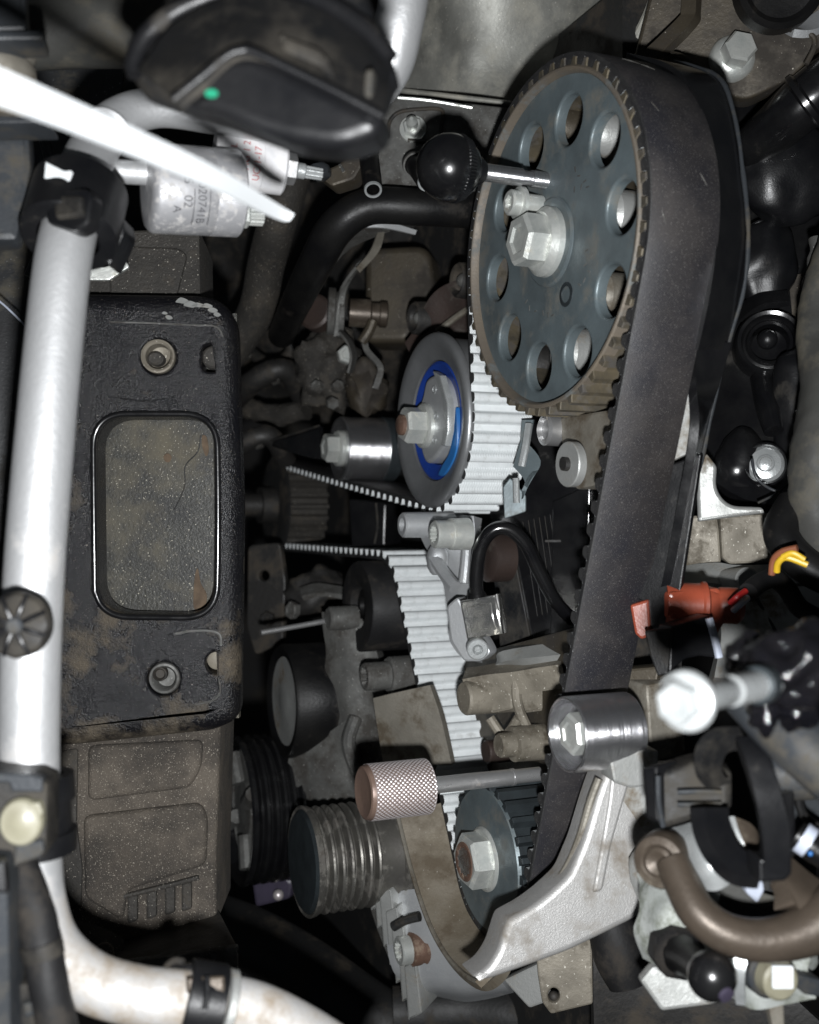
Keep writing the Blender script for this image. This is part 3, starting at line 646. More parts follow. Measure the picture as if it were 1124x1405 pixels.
bs_ = part(br, 'bushing', MB().lathe(q, ax, [(-.012, .0061), (-.0030, .0061), (-.0020, .0056), (-.0018, .0048), (-.0030, .0040), (-.008, .0038), (-.008, .002)], 40), m_iron, label='grey washer deep in the lower hole')
part(bs_, 'bore', MB().lathe(bf.to(bf.px(218, 926), -.0016), ax, [(-.003, .0028), (0, .0027), (.0003, .0022), (-.0012, .0016)], 20), m_dark)
b1 = MB()
for (x, y, l, w) in ((250, 413, 9, 4), (262, 418, 10, 4.5), (272, 419, 9, 3), (284, 420, 8, 3), (292, 426, 7, 3.5), (298, 432, 5, 3), (232, 436, 5, 3), (226, 430, 4, 2)):
    b1.plate(FC(.4102, 270, 420, 10, 20), sm([(x-l, y+random.uniform(-2, 2)), (x-l*.3, y-w), (x+l*.5, y-w*.6), (x+l, y+1), (x+l*.3, y+w), (x-l*.5, y+w*.7)], 3), t=.0003, b=0, h=.0004)
part(br, 'plug', MB().lathe(bf.to(bf.px(290, 488), -.0045), ax, [(-.004, .0044), (0, .0042), (.0006, .0034), (.0008, .001)], 24), m_mudd)
part(br, 'plug', MB().lathe(bf.to(bf.px(296, 907), -.0040), ax, [(-.004, .0040), (0, .0038), (.0006, .0030), (.0008, .001)], 24), m_beige)
part(br, 'chipped_paint', b1, m_alu)
# plate seen through the window
wp = T('splash_shield', 'stained grey panel with rust spot seen through the bracket window', 'panel', P(215, 700, .4275))
part(wp, 'sheet', MB().plate(FC(.4275, 215, 700, -4), [(90, 430), (325, 430), (328, 985), (90, 985)], t=.003, b=0), m_panel)
f = FC(.4268, 215, 700, -4)
part(wp, 'rust_spot', MB().plate(f, sm([(225, 626), (231, 622), (236, 627), (233, 634), (227, 633)], 4), t=.0002, b=0, h=.0005), m_rust)
part(wp, 'rust_streak', MB().plate(f, sm([(268, 790), (272, 780), (276, 800), (284, 815), (282, 830), (268, 836), (266, 820)], 4), t=.0002, b=0, h=.0005), m_rust)
part(wp, 'rust_streak', MB().plate(f, sm([(278, 598), (284, 600), (287, 618), (283, 626), (278, 612)], 4), t=.0002, b=0, h=.0005), m_rust)
part(wp, 'seam', MB().tube([f.to(f.px(*p), .0006) for p in ((276, 598), (272, 620), (255, 640), (254, 668), (240, 700))], .00022, 8), m_darker)
# block above the bracket
ub = T('cast_block', 'dirty grey cast block above the top edge of the black bracket', 'casting', P(200, 365, .43))
f = FC(.43, 200, 365, 3, 4)
part(ub, 'body', MB().plate(f, rnd([(110, 318), (274, 312), (276, 424), (110, 424)], 6), t=.04, b=.0012), m_mudd)
part(ub, 'raised_web', MB().plate(f, rnd([(150, 338), (244, 341), (258, 350), (246, 398), (238, 424), (152, 424)], 8), t=.003, b=.001, h=.0016), m_mudd)
part(ub, 'spring_clip', MB().plate(FC(.40, 150, 350, 10), rnd([(122, 366), (144, 366), (172, 356), (178, 366), (150, 384), (122, 384)], 3), t=.002, b=.0004), m_zinc)
# block below the bracket
lb = T('mud_covered_housing', 'mud brown cast housing with moulded steps under the black bracket', 'housing', P(190, 1150, .43))
f = FC(.425, 190, 1150, 3, 4)
part(lb, 'body', MB().plate(f, rnd([(70, 1005), (303, 992), (297, 1180), (297, 1272), (150, 1310), (70, 1310)], 8), t=.05, b=.002, st=3), m_mud)
part(lb, 'raised_step', MB().plate(f, rnd([(122, 1022), (280, 1014), (277, 1052), (262, 1080), (122, 1098)], 12), t=.005, b=.0022, h=.0030, st=4), m_mud)
part(lb, 'raised_step', MB().plate(f, rnd([(116, 1118), (276, 1100), (286, 1120), (284, 1185), (176, 1220), (170, 1262), (118, 1230)], 12), t=.005, b=.0024, h=.0034, st=4), m_mud)
part(lb, 'rail', MB().plate(f, rnd([(84, 1030), (108, 1026), (106, 1130), (114, 1190), (112, 1246), (78, 1240)], 6), t=.003, b=.001, h=.0010), m_mudd)
for x0 in (176, 202, 227, 250):
    part(lb, 'rib', MB().plate(f, rnd([(x0, 1228-(x0-176)*.22), (x0+14, 1225-(x0-176)*.22), (x0+14, 1262-(x0-176)*.22), (x0, 1266-(x0-176)*.22)], 4), t=.004, b=.0009, h=.0020), m_mudd)
part(lb, 'lip', MB().tube([f.to(f.px(*p), .0022) for p in ((172, 1228), (200, 1221), (240, 1211), (274, 1202))], .0010, 8), m_mudd)
part(lb, 'flap', MB().patch([[P(75, 1235, .42), P(105, 1262, .416), P(150, 1276, .415), P(170, 1290, .414)], [P(75, 1275, .41), P(100, 1310, .405), P(140, 1340, .402), P(160, 1352, .40)]], .003, wob=.002, wz=90), m_mudd)
part(lb, 'patch', MB().plate(FC(.402, 140, 1310), sm([(120, 1312), (138, 1296), (154, 1302), (155, 1340), (140, 1342), (118, 1328)], 4), t=.002, b=.0003), m_mud)
ang = T('angle_plate', 'black angle plate under the mud brown housing', 'bracket', P(240, 1320, .40))
part(ang, 'top_flange', MB().patch([[P(160, 1282, .43), P(240, 1262, .43), P(298, 1246, .43)], [P(158, 1322, .398), P(240, 1312, .398), P(326, 1300, .398)]], .002), m_dark)
part(ang, 'front_flange', MB().plate(FC(.397, 240, 1350, 4, -4), rnd([(158, 1323), (326, 1300), (327, 1420), (158, 1420)], 3), t=.003, b=.0006), m_iron)
# inner wing sheet far left, thin wire
wg = T('inner_wing_panel', 'dark dirty sheet metal behind the pipe at the left edge', 'panel', P(40, 300, .47))
part(wg, 'sheet', MB().patch([[P(-90, 90, .50), P(60, 90, .50), P(170, 90, .50)], [P(-90, 500, .44), P(60, 500, .45), P(130, 500, .47)], [P(-90, 1100, .44), P(30, 1100, .45), P(130, 1100, .47)]], .003, wob=.002, wz=40), m_wing)
part(wg, 'pressed_rib', MB().tube([P(60, 190, .445), P(75, 260, .44), P(60, 330, .44), P(40, 380, .44)], .0022, 10), m_wing)
single('thin_wire', 'thin pale wire crossing the dark panel left of the pipe', 'wire', P(15, 430, .40), MB().tube([P(-30, 392, .41), P(5, 418, .41), P(40, 452, .41)], .0004, 8), m_gryw)
# top left hose, boot and flanges
th = T('air_hose', 'thick dusty grey hose across the top left corner', 'hose', P(130, 40, .36))
part(th, 'hose_body', MB().tube([P(20, 46, .36), P(100, 42, .36), P(200, 40, .365), P(330, 20, .38)], .0118, 28, 6), m_hose, 60)
bo_ = T('hose_coupling', 'dark plastic hose coupling with pale ribbed boot in the top left corner', 'coupling', P(10, 60, .31))
part(bo_, 'collar', MB().plate(FC(.285, 0, 20, 15), rnd([(-50, -30), (34, -30), (38, 42), (-50, 44)], 5), t=.012, b=.0015), m_greyp)
part(bo_, 'flange', MB().plate(FC(.283, 0, 48, 12), rnd([(-50, 42), (60, 40), (60, 54), (-50, 56)], 3), t=.012, b=.0008), m_greyp)
part(bo_, 'boot', MB().lathe(P(-12, 62, .30), V((0, .05, -1)), [(0, .0112), (.003, .0118), (.0045, .0108), (.006, .0117), (.009, .0118), (.0105, .0107), (.012, .0117), (.016, .0116), (.0175, .0106), (.019, .0114), (.021, .0114)], 40), m_alud, 50)
part(bo_, 'lower_flange', MB().plate(FC(.295, 10, 165, 8), rnd([(-50, 156), (66, 160), (68, 168), (-50, 170)], 3), t=.014, b=.0008), m_greyp)
part(bo_, 'lower_box', MB().plate(FC(.31, 0, 260, 14), rnd([(-60, 168), (40, 168), (44, 230), (24, 330), (-60, 330)], 8), t=.012, b=.002), m_greyp)
# white cable tie close to the lens
zt = MB().patch([[P(-40, 78, .158), P(130, 152, .185), P(290, 226, .225), P(385, 282, .262), P(404, 294, .268)], [P(-40, 124, .158), P(130, 189, .185), P(290, 256, .225), P(378, 300, .262), P(398, 303, .268)]], .0012)
single('cable_tie', 'white nylon cable tie tail slanting across the top left', 'cable tie', P(130, 170, .185), zt, m_white)
# black cap close to the lens
cp = T('sensor_housing', 'big black moulded plastic housing with green dot at the top of the view', 'housing', P(370, 110, .23))
f = FC(.236, 360, 100, -6, 8)
sil = [(168, 76), (176, 48), (204, 14), (240, -24), (330, -50), (480, -42), (520, 40), (542, 86), (536, 104), (522, 136), (496, 164), (440, 186), (378, 176), (300, 150), (215, 124), (184, 108)]
part(cp, 'base_plate', MB().plate(f, sm(sil, 5), t=.008, b=.004, st=5), m_plasd, 60)
inn = [(196, 84), (212, 52), (262, 20), (345, -6), (430, 8), (500, 50), (530, 86)]
part(cp, 'rim', MB().tube([f.to(f.px(x, y), .0012) for x, y in [(188, 108), (186, 88), (206, 50), (260, 12), (345, -14), (430, 0), (500, 42), (538, 84)]], [.0016, .0020, .0021, .0021, .0021, .0021, .0021, .0018], 14), m_plas, 60)
f2 = FC(.2225, 400, 140, -8, -4)
part(cp, 'raised_block', MB().plate(f2, rnd([(232, 140, 14), (312, 72, 30), (352, 70, 30), (526, 158, 6), (518, 184, 14), (466, 203, 20), (396, 195, 24), (298, 158, 10)], 20, 6), t=.012, b=.0030, st=5), m_plas, 60)
part(cp, 'sloped_top', MB().patch([[P(240, 136, .2225), P(312, 77, .2222), P(352, 73, .2222), P(440, 115, .2222), P(524, 158, .2222)], [P(214, 112, .229), P(280, 50, .229), P(350, 34, .229), P(460, 70, .229), P(534, 118, .229)], [P(190, 96, .2355), P(252, 22, .2355), P(350, -8, .2355), P(474, 30, .2355), P(540, 90, .2355)]], .003, wob=.0006, wz=120), m_plasd, 60)
part(cp, 'ridge', MB().tube([P(238, 137, .2222), P(276, 106, .2220), P(312, 77, .2218), P(330, 70, .2218), P(352, 73, .2218), P(440, 115, .2218), P(526, 160, .2218)], .0010, 10), m_plas, 60)
part(cp, 'strut', MB().plate(FC(.224, 455, 110, -8), rnd([(430, 68), (448, 74), (472, 132), (458, 132)], 4), t=.006, b=.001), m_plasd)
part(cp, 'strut', MB().plate(FC(.224, 500, 120, -8), rnd([(500, 96), (512, 92), (510, 150), (497, 142)], 4), t=.006, b=.001), m_greyp)
part(cp, 'strut', MB().plate(FC(.2255, 390, 80, -8), rnd([(380, 44), (440, 66), (452, 96), (388, 72)], 6), t=.006, b=.0012), m_plasd)
part(cp, 'green_dot', MB().plate(f2, circ(291, 129, 9, 6), t=.0003, b=0, h=.0004), m_green)
# sensor with printed can behind the cable tie
sx = (P(330, 266, .350)-P(203, 258, .338)).normalized(); s0 = P(203, 258, .338); SL = (P(326, 266, .350)-s0).length; SR = .0136
sn = T('pressure_switch_can', 'silver cylindrical switch printed with a code beside the pipe clamp', 'sensor', s0)
part(sn, 'can', MB().lathe(s0, sx, [(-.0006, .0085), (-.0004, .0120), (.0006, SR-.0004), (.0014, SR), (SL*.66, SR), (SL*.67, SR-.0002), (SL*.68, SR), (SL-.0006, SR), (SL, SR-.0006), (SL, .008)], 64), m_sens, 40)
part(sn, 'inlet_stub', MB().lathe(s0+Z*.0045, -sx, [(-.002, .0036), (.012, .0036)], 28), m_pipe)
def wrap_text(root, name, txt, size, o, ax, r, hpos, phi, mat, flipdir=1):
    vs, fs = text_mesh(txt, size)
    toC = (-(o+ax*hpos)); toC = (toC-ax*toC.dot(ax)).normalized(); up = ax.cross(toC) 
    if up.z < 0: up = -up
    out = []
    for v in vs:
        ang = phi + flipdir*(-v.x)/r; hh = hpos + flipdir*v.y
        out.append(o + ax*hh + (toC*math.cos(ang)+up*math.sin(ang))*(r+.00008))
    fs2 = fs
    if len(fs):
        q = [out[i] for i in fs[0]]; n = (q[1]-q[0]).cross(q[2]-q[1])
        if n.dot(q[0]-(o+ax*hpos)) < 0: fs2 = [tuple(reversed(f)) for f in fs]
    part(root, name, MB().add(out, fs2), mat, flat=True)
wrap_text(sn, 'printed_code', 'J0R020741B', .0037, s0, sx, SR, SL*.48, -.10, m_ink)
wrap_text(sn, 'printed_code', '15   02', .0038, s0, sx, SR, SL*.33, .02, m_ink)
wrap_text(sn, 'printed_code', 'A', .0036, s0, sx, SR, SL*.22, -.42, m_ink)
b1 = MB()
for hh in (.40, .57):
    a_ = [s0+sx*(SL*hh)+((-s0)-sx*((-s0).dot(sx))).normalized()*(math.cos(t)*(SR+.0001))+Z*(math.sin(t)*(SR+.0001)) for t in [-.85+.1*k for k in range(13)]]
    b1.tube(a_, .00012, 6, 1)
part(sn, 'printed_frame', b1, m_ink)
q = s0+sx*(SL-.0005)-Z*.0068
stb = part(sn, 'terminal_nut', MB().hexh(q, sx, .0040, .0040, .2), m_zinc, 25)
part(stb, 'splined_stud', MB().lathe(q, sx, [(.003, .0030, .06, 12), (.0085, .0030, .06, 12), (.009, .0022)], 72), m_zinc, 20)
q0 = P(306, 217, .356); qx = (P(392, 231, .362)-q0).normalized(); QL = (P(391, 231, .362)-q0).length
s2 = T('labelled_switch', 'smaller switch with white red printed label behind the cable tie', 'sensor', q0)
part(s2, 'barrel', MB().lathe(q0, qx, [(-.003, .0088), (0, .0093), (QL*.60, .0093), (QL*.61, .0091), (QL-.0008, .0089), (QL, .0080), (QL, .005)], 48), m_label, 40)
wrap_text(s2, 'printed_line', '103JR3 L', .0030, q0, qx, .0093, QL*.12, 0, m_inkr, -1)
wrap_text(s2, 'printed_line', 'VV AG 1 2', .0032, q0, qx, .0093, QL*.32, 0, m_inkr, -1)
wrap_text(s2, 'printed_line', 'UC/1-17', .0032, q0, qx, .0093, QL*.50, 0, m_inkr, -1)
n_ = part(s2, 'hex_nut', MB().lathe(q0, qx, [(QL, .0052), (QL+.0034, .0050), (QL+.004, .0038)], 6, .3), m_steelr, 25)
part(n_, 'splined_tip', MB().lathe(q0, qx, [(QL+.003, .0026), (QL+.0065, .0026), (QL+.007, .0020, .10, 8), (QL+.0125, .0019, .10, 8)], 48), m_zincb, 20)
b1 = MB().lathe(q0, qx, [(QL+.010, .0030), (QL+.018, .0036), (QL+.020, .0020)], 20)
# ------------------------------------------------------------------ top middle
tc_ = T('steel_top_cover', 'dusty grey sheet steel cover at the top middle behind the sprocket', 'cover', P(740, 60, .50))
part(tc_, 'curved_sheet', MB().patch([[P(520, -70, .47), P(640, -70, .50), P(780, -70, .49), P(930, -70, .45)], [P(530, 20, .475), P(640, 20, .512), P(770, 20, .50), P(890, 20, .46)], [P(540, 90, .485), P(640, 100, .525), P(760, 92, .51), P(850, 88, .475)], [P(548, 126, .50), P(650, 136, .535), P(760, 150, .53), P(830, 160, .50)]], .003, 6, 6, wob=.0012, wz=60), m_cover, 60)
part(tc_, 'edge_fold', MB().tube([P(548, 124, .495), P(600, 130, .505), P(700, 142, .515)], .0012, 10), m_cover)
part(tc_, 'pressed_ridge', MB().tube([P(905, -40, .452), P(893, 10, .456), P(868, 60, .462), P(840, 96, .472)], .0022, 10), m_cover)
bp_ = T('rear_cover_plate', 'dark flat plate with stud nut and slot right of the black cap', 'plate', P(610, 200, .49))
f = FC(.49, 610, 200, -4, 4)
part(bp_, 'sheet', MB().plate(f, rnd([(500, 126), (560, 132), (720, 150), (720, 300), (500, 300), (506, 215), (530, 175)], 4), t=.004, b=.0008), m_iron)
part(bp_, 'lip', MB().tube([P(546, 134, .483), P(590, 138, .483), P(648, 148, .483)], .0008, 8), m_zinc)
part(bp_, 'slot_frame', MB().tube([f.to(f.px(*p), .0008) for p in ((532, 190), (535, 168), (548, 155), (575, 151), (606, 152), (606, 172), (600, 194), (560, 193))], .0009, 8, 4), m_dark)
q = f.to(f.px(567, 178), .0004)
nt_ = part(bp_, 'nut', MB().lathe(q, f.en, [(0, .0062), (.001, .006)], 28).hexh(q+f.en*.001, f.en, .0046, .0034, .2), m_zinc, 25)
part(nt_, 'stud', MB().lathe(q, f.en, [(.003, .0026), (.009, .0025), (.0115, .0008)], 20), m_zinc)
for i, (x0, y0, x1, y1, d0, d1, lab) in enumerate(((505, 206, 512, 260, .472, .452, 'black sleeve with shiny steel ring left of the ball handle'), (570, 226, 585, 250, .476, .456, 'black sleeve with shiny ring half hidden behind the ball handle'))):
    a_ = P(x0, y0, d0); b_ = P(x1, y1, d1); ax = (b_-a_).normalized(); ln = (b_-a_).length
    sl = T('guide_sleeve', lab, 'sleeve', a_, 'guide sleeves beside the ball handle')
    part(sl, 'tube', MB().lathe(a_, ax, [(-.002, .0052), (0, .0050), (.001, .0045), (.003, .0043), (ln-.001, .0040), (ln, .0036), (ln, .0026), (ln-.008, .0024)], 32), m_rub)
    part(sl, 'steel_ring', MB().lathe(b_, ax, [(-.0004, .0027), (.0006, .0028), (.0007, .0036), (-.0002, .0038)], 32, c0=False, c1=False), m_zincb)
    part(sl, 'seat_ring', MB().lathe(a_, ax, [(-.001, .0056), (.0006, .0055), (.0008, .0048)], 32, c0=False, c1=False), m_iron)
ft = T('brass_fitting', 'small brown gold pipe fitting below the black cap', 'fitting', P(465, 238, .47))
part(ft, 'body', MB().plate(FC(.47, 465, 238, -10), rnd([(432, 238), (462, 226), (488, 206), (500, 222), (486, 246), (455, 256)], 5), t=.012, b=.0012), m_bronze)
part(ft, 'edge', MB().tube([P(466, 226, .468), P(472, 236, .468)], .0009, 8), m_chrome)
part(ft, 'blue_grey_cap', MB().lump(P(440, 236, .465), .005, .005, .004, .2, 300, 16, 10), m_greyp)
rh = T('radiator_hose', 'fat black rubber hose bending down below the ball handle', 'hose', P(520, 285, .49))
part(rh, 'hose_body', MB().tube([P(700, 296, .50), P(640, 288, .485), P(570, 284, .478), P(505, 284, .478), P(462, 312, .482), P(434, 360, .50), P(408, 412, .54), P(386, 460, .60)], [.0080, .0080, .0080, .0080, .0082, .0080, .0076, .0072], 24, 7), m_rub, 60)
oh = T('grey_brown_hose', 'dim grey brown hose running down behind the silver can', 'hose', P(365, 370, .58))
part(oh, 'hose_body', MB().tube([P(400, 240, .56), P(382, 300, .56), P(366, 360, .58), P(350, 430, .60), P(310, 490, .62)], .0100, 20, 6), m_mudd, 60)
hsx = T('heat_shield_bracket', 'thin silver triangular bracket below the fat black hose', 'bracket', P(480, 370, .55))
part(hsx, 'sheet', MB().patch([[P(535, 318, .53), P(470, 350, .55), P(418, 432, .57)], [P(508, 306, .52), P(455, 340, .535), P(408, 412, .555)]], .0012), m_iron)
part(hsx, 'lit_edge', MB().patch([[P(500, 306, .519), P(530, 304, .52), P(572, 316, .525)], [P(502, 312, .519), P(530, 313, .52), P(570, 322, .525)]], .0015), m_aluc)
part(hsx, 'second_leg', MB().patch([[P(528, 318, .53), P(520, 345, .54), P(494, 374, .55)], [P(518, 320, .53), P(508, 345, .54), P(488, 368, .55)]], .0012), m_alud)
part(hsx, 'strap', MB().patch([[P(508, 350, .56), P(478, 392, .57), P(470, 430, .575), P(466, 460, .58)], [P(492, 366, .56), P(468, 400, .57), P(462, 432, .575), P(458, 462, .58)]], .0015), m_iron)
rb = T('round_cover_block', 'brown grey rounded cover block behind the silver bracket', 'cover', P(545, 400, .60))
part(rb, 'body', MB().plate(FC(.60, 545, 400, -12), rnd([(500, 340, 18), (590, 335, 24), (596, 400), (574, 440), (560, 470), (500, 470)], 12), t=.03, b=.004, st=4), m_bronze, 50)
gb = T('brown_banjo_bolt', 'brown stained bolt with flange in the dark middle', 'bolt', P(490, 432, .585))
q = P(500, 430, .588); ax = V((1, .10, -.05)).normalized()
part(gb, 'shaft', MB().lathe(q, ax, [(-.008, .0075), (.003, .0078), (.004, .0060), (.008, .0062), (.0085, .0070), (.0120, .0070), (.0126, .006)], 28), m_brpipe)
part(gb, 'flange', MB().lathe(q, ax, [(-.020, .010), (-.0195, .0125), (-.016, .0125), (-.0155, .0105), (-.014, .0105), (-.0138, .0138), (-.011, .0138), (-.0106, .011)], 36), m_iron)
part(gb, 'dull_cap', MB().lathe(P(432, 428, .585), V((-.4, -1, .1)), [(-.006, .010), (.001, .0095), (.002, .008)], 24), m_reddish)
zb = T('zigzag_bracket', 'small bent strip bracket above the blue tensioner', 'bracket', P(505, 490, .575))
part(zb, 'strip', MB().patch([[P(497, 470, .58), P(500, 482, .578), P(516, 500, .574), P(518, 510, .573), P(511, 532, .573)], [P(505, 470, .58), P(508, 480, .578), P(524, 498, .574), P(526, 512, .573), P(519, 534, .573)]], .0025), m_iron)
part(zb, 'arm', MB().tube([P(512, 440, .58), P(506, 455, .58), P(496, 470, .58)], .0028, 10), m_bronze)
hc = T('hose_clip', 'curved steel hose clip deep in the dark middle', 'clip', P(475, 490, .575))
part(hc, 'band', MB().patch([[P(470, 452, .58), P(484, 468, .575), P(490, 490, .573), P(484, 512, .575)], [P(466, 454, .57), P(478, 470, .565), P(483, 490, .563), P(479, 512, .565)]], .0012), m_iron)
part(hc, 'bolt', MB().hexh(P(474, 488, .575), V((.3, -1, .1)).normalized(), .005, .004, .2), m_zinc, 25)
jk = T('valve_lump', 'dirty lumpy valve casting deep in the dark middle', 'casting', P(450, 520, .60))
part(jk, 'body', MB().lump(P(450, 505, .605), .018, .015, .022, .35, 110), m_mudd, 60)
part(jk, 'lower_body', MB().lump(P(500, 530, .60), .012, .012, .016, .35, 130), m_bronze, 60)
part(jk, 'screw', MB().hexh(P(438, 532, .585), V((-.6, -1, .3)).normalized(), .0035, .004, .2), m_iron, 25)
part(jk, 'screw', MB().hexh(P(461, 532, .585), V((.6, -1, .3)).normalized(), .0035, .004, .2), m_iron, 25)
part(jk, 'screw', MB().hexh(P(455, 552, .585), V((.5, -1, -.4)).normalized(), .0035, .003, .2), m_iron, 25)
part(jk, 'fin', MB().patch([[P(480, 510, .59), P(492, 535, .585), P(498, 562, .585)], [P(506, 508, .59), P(512, 530, .585), P(500, 566, .585)]], .003, wob=.002), m_bronze)
ra = T('reddish_bracket_arm', 'reddish stained cast arm with two round dark bosses left of the sprocket', 'casting', P(600, 430, .53))
part(ra, 'arm', MB().patch([[P(556, 470, .56), P(580, 430, .55), P(602, 396, .54), P(650, 378, .53)], [P(568, 500, .56), P(600, 470, .55), P(626, 440, .54), P(660, 420, .53)], [P(560, 560, .57), P(610, 520, .56), P(640, 490, .55), P(670, 470, .54)]], .01, wob=.003, wz=70), m_reddish, 60)
part(ra, 'raised_line', MB().tube([P(600, 455, .54), P(622, 438, .536), P(642, 424, .532)], .0016, 8), m_alud)
for (x, y, d, r) in ((566, 436, .552, .0082), (626, 384, .53, .0085)):
    q = P(x, y, d); b1 = MB().lathe(q, nA, [(-.012, r*1.1), (-.001, r), (0, r*.9), (-.001, r*.72), (-.005, r*.6)], 32); bz = part(ra, 'boss', b1, m_dark)
    part(bz, 'boss_bolt', MB().ball(q+nA*-.004, r*.42, nA, 20, 12), m_iron)
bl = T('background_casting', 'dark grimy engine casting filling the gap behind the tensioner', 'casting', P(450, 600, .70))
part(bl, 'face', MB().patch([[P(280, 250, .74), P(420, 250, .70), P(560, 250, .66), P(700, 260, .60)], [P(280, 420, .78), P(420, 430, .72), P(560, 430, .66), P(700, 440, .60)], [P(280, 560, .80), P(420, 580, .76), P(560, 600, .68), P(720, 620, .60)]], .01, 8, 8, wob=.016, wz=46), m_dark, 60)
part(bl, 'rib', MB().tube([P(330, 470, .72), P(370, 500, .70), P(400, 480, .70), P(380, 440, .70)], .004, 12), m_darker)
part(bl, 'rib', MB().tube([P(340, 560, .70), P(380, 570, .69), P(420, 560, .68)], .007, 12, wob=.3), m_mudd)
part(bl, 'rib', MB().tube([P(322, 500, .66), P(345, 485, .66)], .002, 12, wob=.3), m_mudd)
fh = T('glint_edge_casting', 'dim casting with a pale glint plate in the shadow left of the black guide roller', 'casting', P(430, 800, .62))
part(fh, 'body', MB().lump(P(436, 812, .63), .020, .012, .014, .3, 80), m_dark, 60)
part(fh, 'flange', MB().patch([[P(410, 806, .61), P(440, 800, .606), P(480, 806, .602)], [P(414, 818, .60), P(445, 812, .597), P(482, 818, .594)]], .003, wob=.001), m_iron)  # paler plate standing in for a glint along the casting edge
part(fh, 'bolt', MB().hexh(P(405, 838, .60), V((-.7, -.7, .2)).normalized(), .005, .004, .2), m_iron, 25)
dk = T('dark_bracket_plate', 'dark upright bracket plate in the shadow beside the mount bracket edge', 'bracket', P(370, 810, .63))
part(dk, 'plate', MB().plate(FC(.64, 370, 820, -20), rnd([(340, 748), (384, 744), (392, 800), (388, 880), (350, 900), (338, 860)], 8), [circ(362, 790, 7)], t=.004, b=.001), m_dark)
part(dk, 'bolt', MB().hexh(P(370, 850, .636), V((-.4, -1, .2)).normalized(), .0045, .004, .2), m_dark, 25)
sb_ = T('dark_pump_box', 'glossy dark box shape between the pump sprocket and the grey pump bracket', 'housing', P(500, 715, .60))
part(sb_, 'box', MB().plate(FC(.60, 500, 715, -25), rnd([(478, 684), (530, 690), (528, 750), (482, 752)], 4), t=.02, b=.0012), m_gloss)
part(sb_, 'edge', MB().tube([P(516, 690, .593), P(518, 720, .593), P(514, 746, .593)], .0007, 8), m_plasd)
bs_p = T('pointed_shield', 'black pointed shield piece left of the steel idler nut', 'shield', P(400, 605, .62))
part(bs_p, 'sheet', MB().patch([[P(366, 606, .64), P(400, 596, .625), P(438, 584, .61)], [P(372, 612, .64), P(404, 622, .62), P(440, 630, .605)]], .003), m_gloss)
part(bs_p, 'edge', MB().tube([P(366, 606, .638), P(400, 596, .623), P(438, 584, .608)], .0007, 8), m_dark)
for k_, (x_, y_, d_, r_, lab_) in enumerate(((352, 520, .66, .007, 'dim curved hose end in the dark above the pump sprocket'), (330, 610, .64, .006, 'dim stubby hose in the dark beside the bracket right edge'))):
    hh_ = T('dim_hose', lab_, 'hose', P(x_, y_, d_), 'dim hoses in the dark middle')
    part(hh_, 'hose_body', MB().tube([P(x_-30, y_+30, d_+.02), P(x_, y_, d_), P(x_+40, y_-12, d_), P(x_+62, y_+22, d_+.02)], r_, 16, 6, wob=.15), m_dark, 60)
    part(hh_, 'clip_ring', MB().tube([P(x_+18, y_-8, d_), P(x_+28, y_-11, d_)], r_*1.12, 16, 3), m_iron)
# lower front of the engine behind the belt
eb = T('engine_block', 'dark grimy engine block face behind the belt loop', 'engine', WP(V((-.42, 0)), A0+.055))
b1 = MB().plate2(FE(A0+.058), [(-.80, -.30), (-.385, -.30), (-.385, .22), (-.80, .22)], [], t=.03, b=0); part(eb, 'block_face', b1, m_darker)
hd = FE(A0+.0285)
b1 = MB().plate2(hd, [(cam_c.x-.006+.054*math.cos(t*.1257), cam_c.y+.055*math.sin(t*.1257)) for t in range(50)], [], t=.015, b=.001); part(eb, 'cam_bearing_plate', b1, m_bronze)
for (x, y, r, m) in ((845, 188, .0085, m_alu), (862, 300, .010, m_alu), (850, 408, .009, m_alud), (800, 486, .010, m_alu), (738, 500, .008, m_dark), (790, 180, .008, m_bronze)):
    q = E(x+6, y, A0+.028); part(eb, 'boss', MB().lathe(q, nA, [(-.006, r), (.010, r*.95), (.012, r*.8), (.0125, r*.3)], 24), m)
# dark plastic cover with fine ribs between the belt runs
rc_ = T('ribbed_inner_cover', 'black plastic inner cover with fine vertical ribs between the belt runs', 'cover', P(720, 740, .50))
f = FC(.49, 730, 740, -30)
part(rc_, 'panel', MB().plate(f, rnd([(680, 585), (800, 560), (840, 660), (800, 900), (690, 920), (670, 700)], 5), t=.004, b=.0006), m_gloss)
for k in range(6):
    part(rc_, 'rib', MB().tube([f.to(f.px(718+k*7.5, 716-k*2), .0004), f.to(f.px(738+k*7, 845-k*2), .0004)], .0002, 6), m_plasd)
part(rc_, 'step', MB().plate(f, [(760, 688), (812, 664), (806, 900), (756, 900)], t=.002, b=.0006, h=.0018), m_gloss)
part(rc_, 'step', MB().plate(f, [(676, 760), (700, 720), (735, 900), (690, 910)], t=.002, b=.0006, h=.0016), m_plasd)
part(rc_, 'latch', MB().box(f.to(f.px(762, 742), .003), .0035, .001, .0005), m_plasd)
wc = T('casting_with_washer', 'grey casting with large plain washer under the big sprocket', 'casting', P(795, 625, .43))
b1 = MB().plate(FE(A0+.012), rnd([(768, 572), (850, 560), (850, 660), (790, 672), (772, 640)], 4), t=.02, b=.001); part(wc, 'block', b1, m_alud)
q = E(782, 637, A0+.006); part(wc, 'washer', MB().lathe(q, nA, [(-.002, .0083), (.0008, .0083), (.0012, .0080), (.0012, .003)], 36), m_alu)
part(wc, 'stud', MB().lathe(q, nA, [(.001, .0026), (.003, .0024), (.003, .0012)], 18), m_dark)
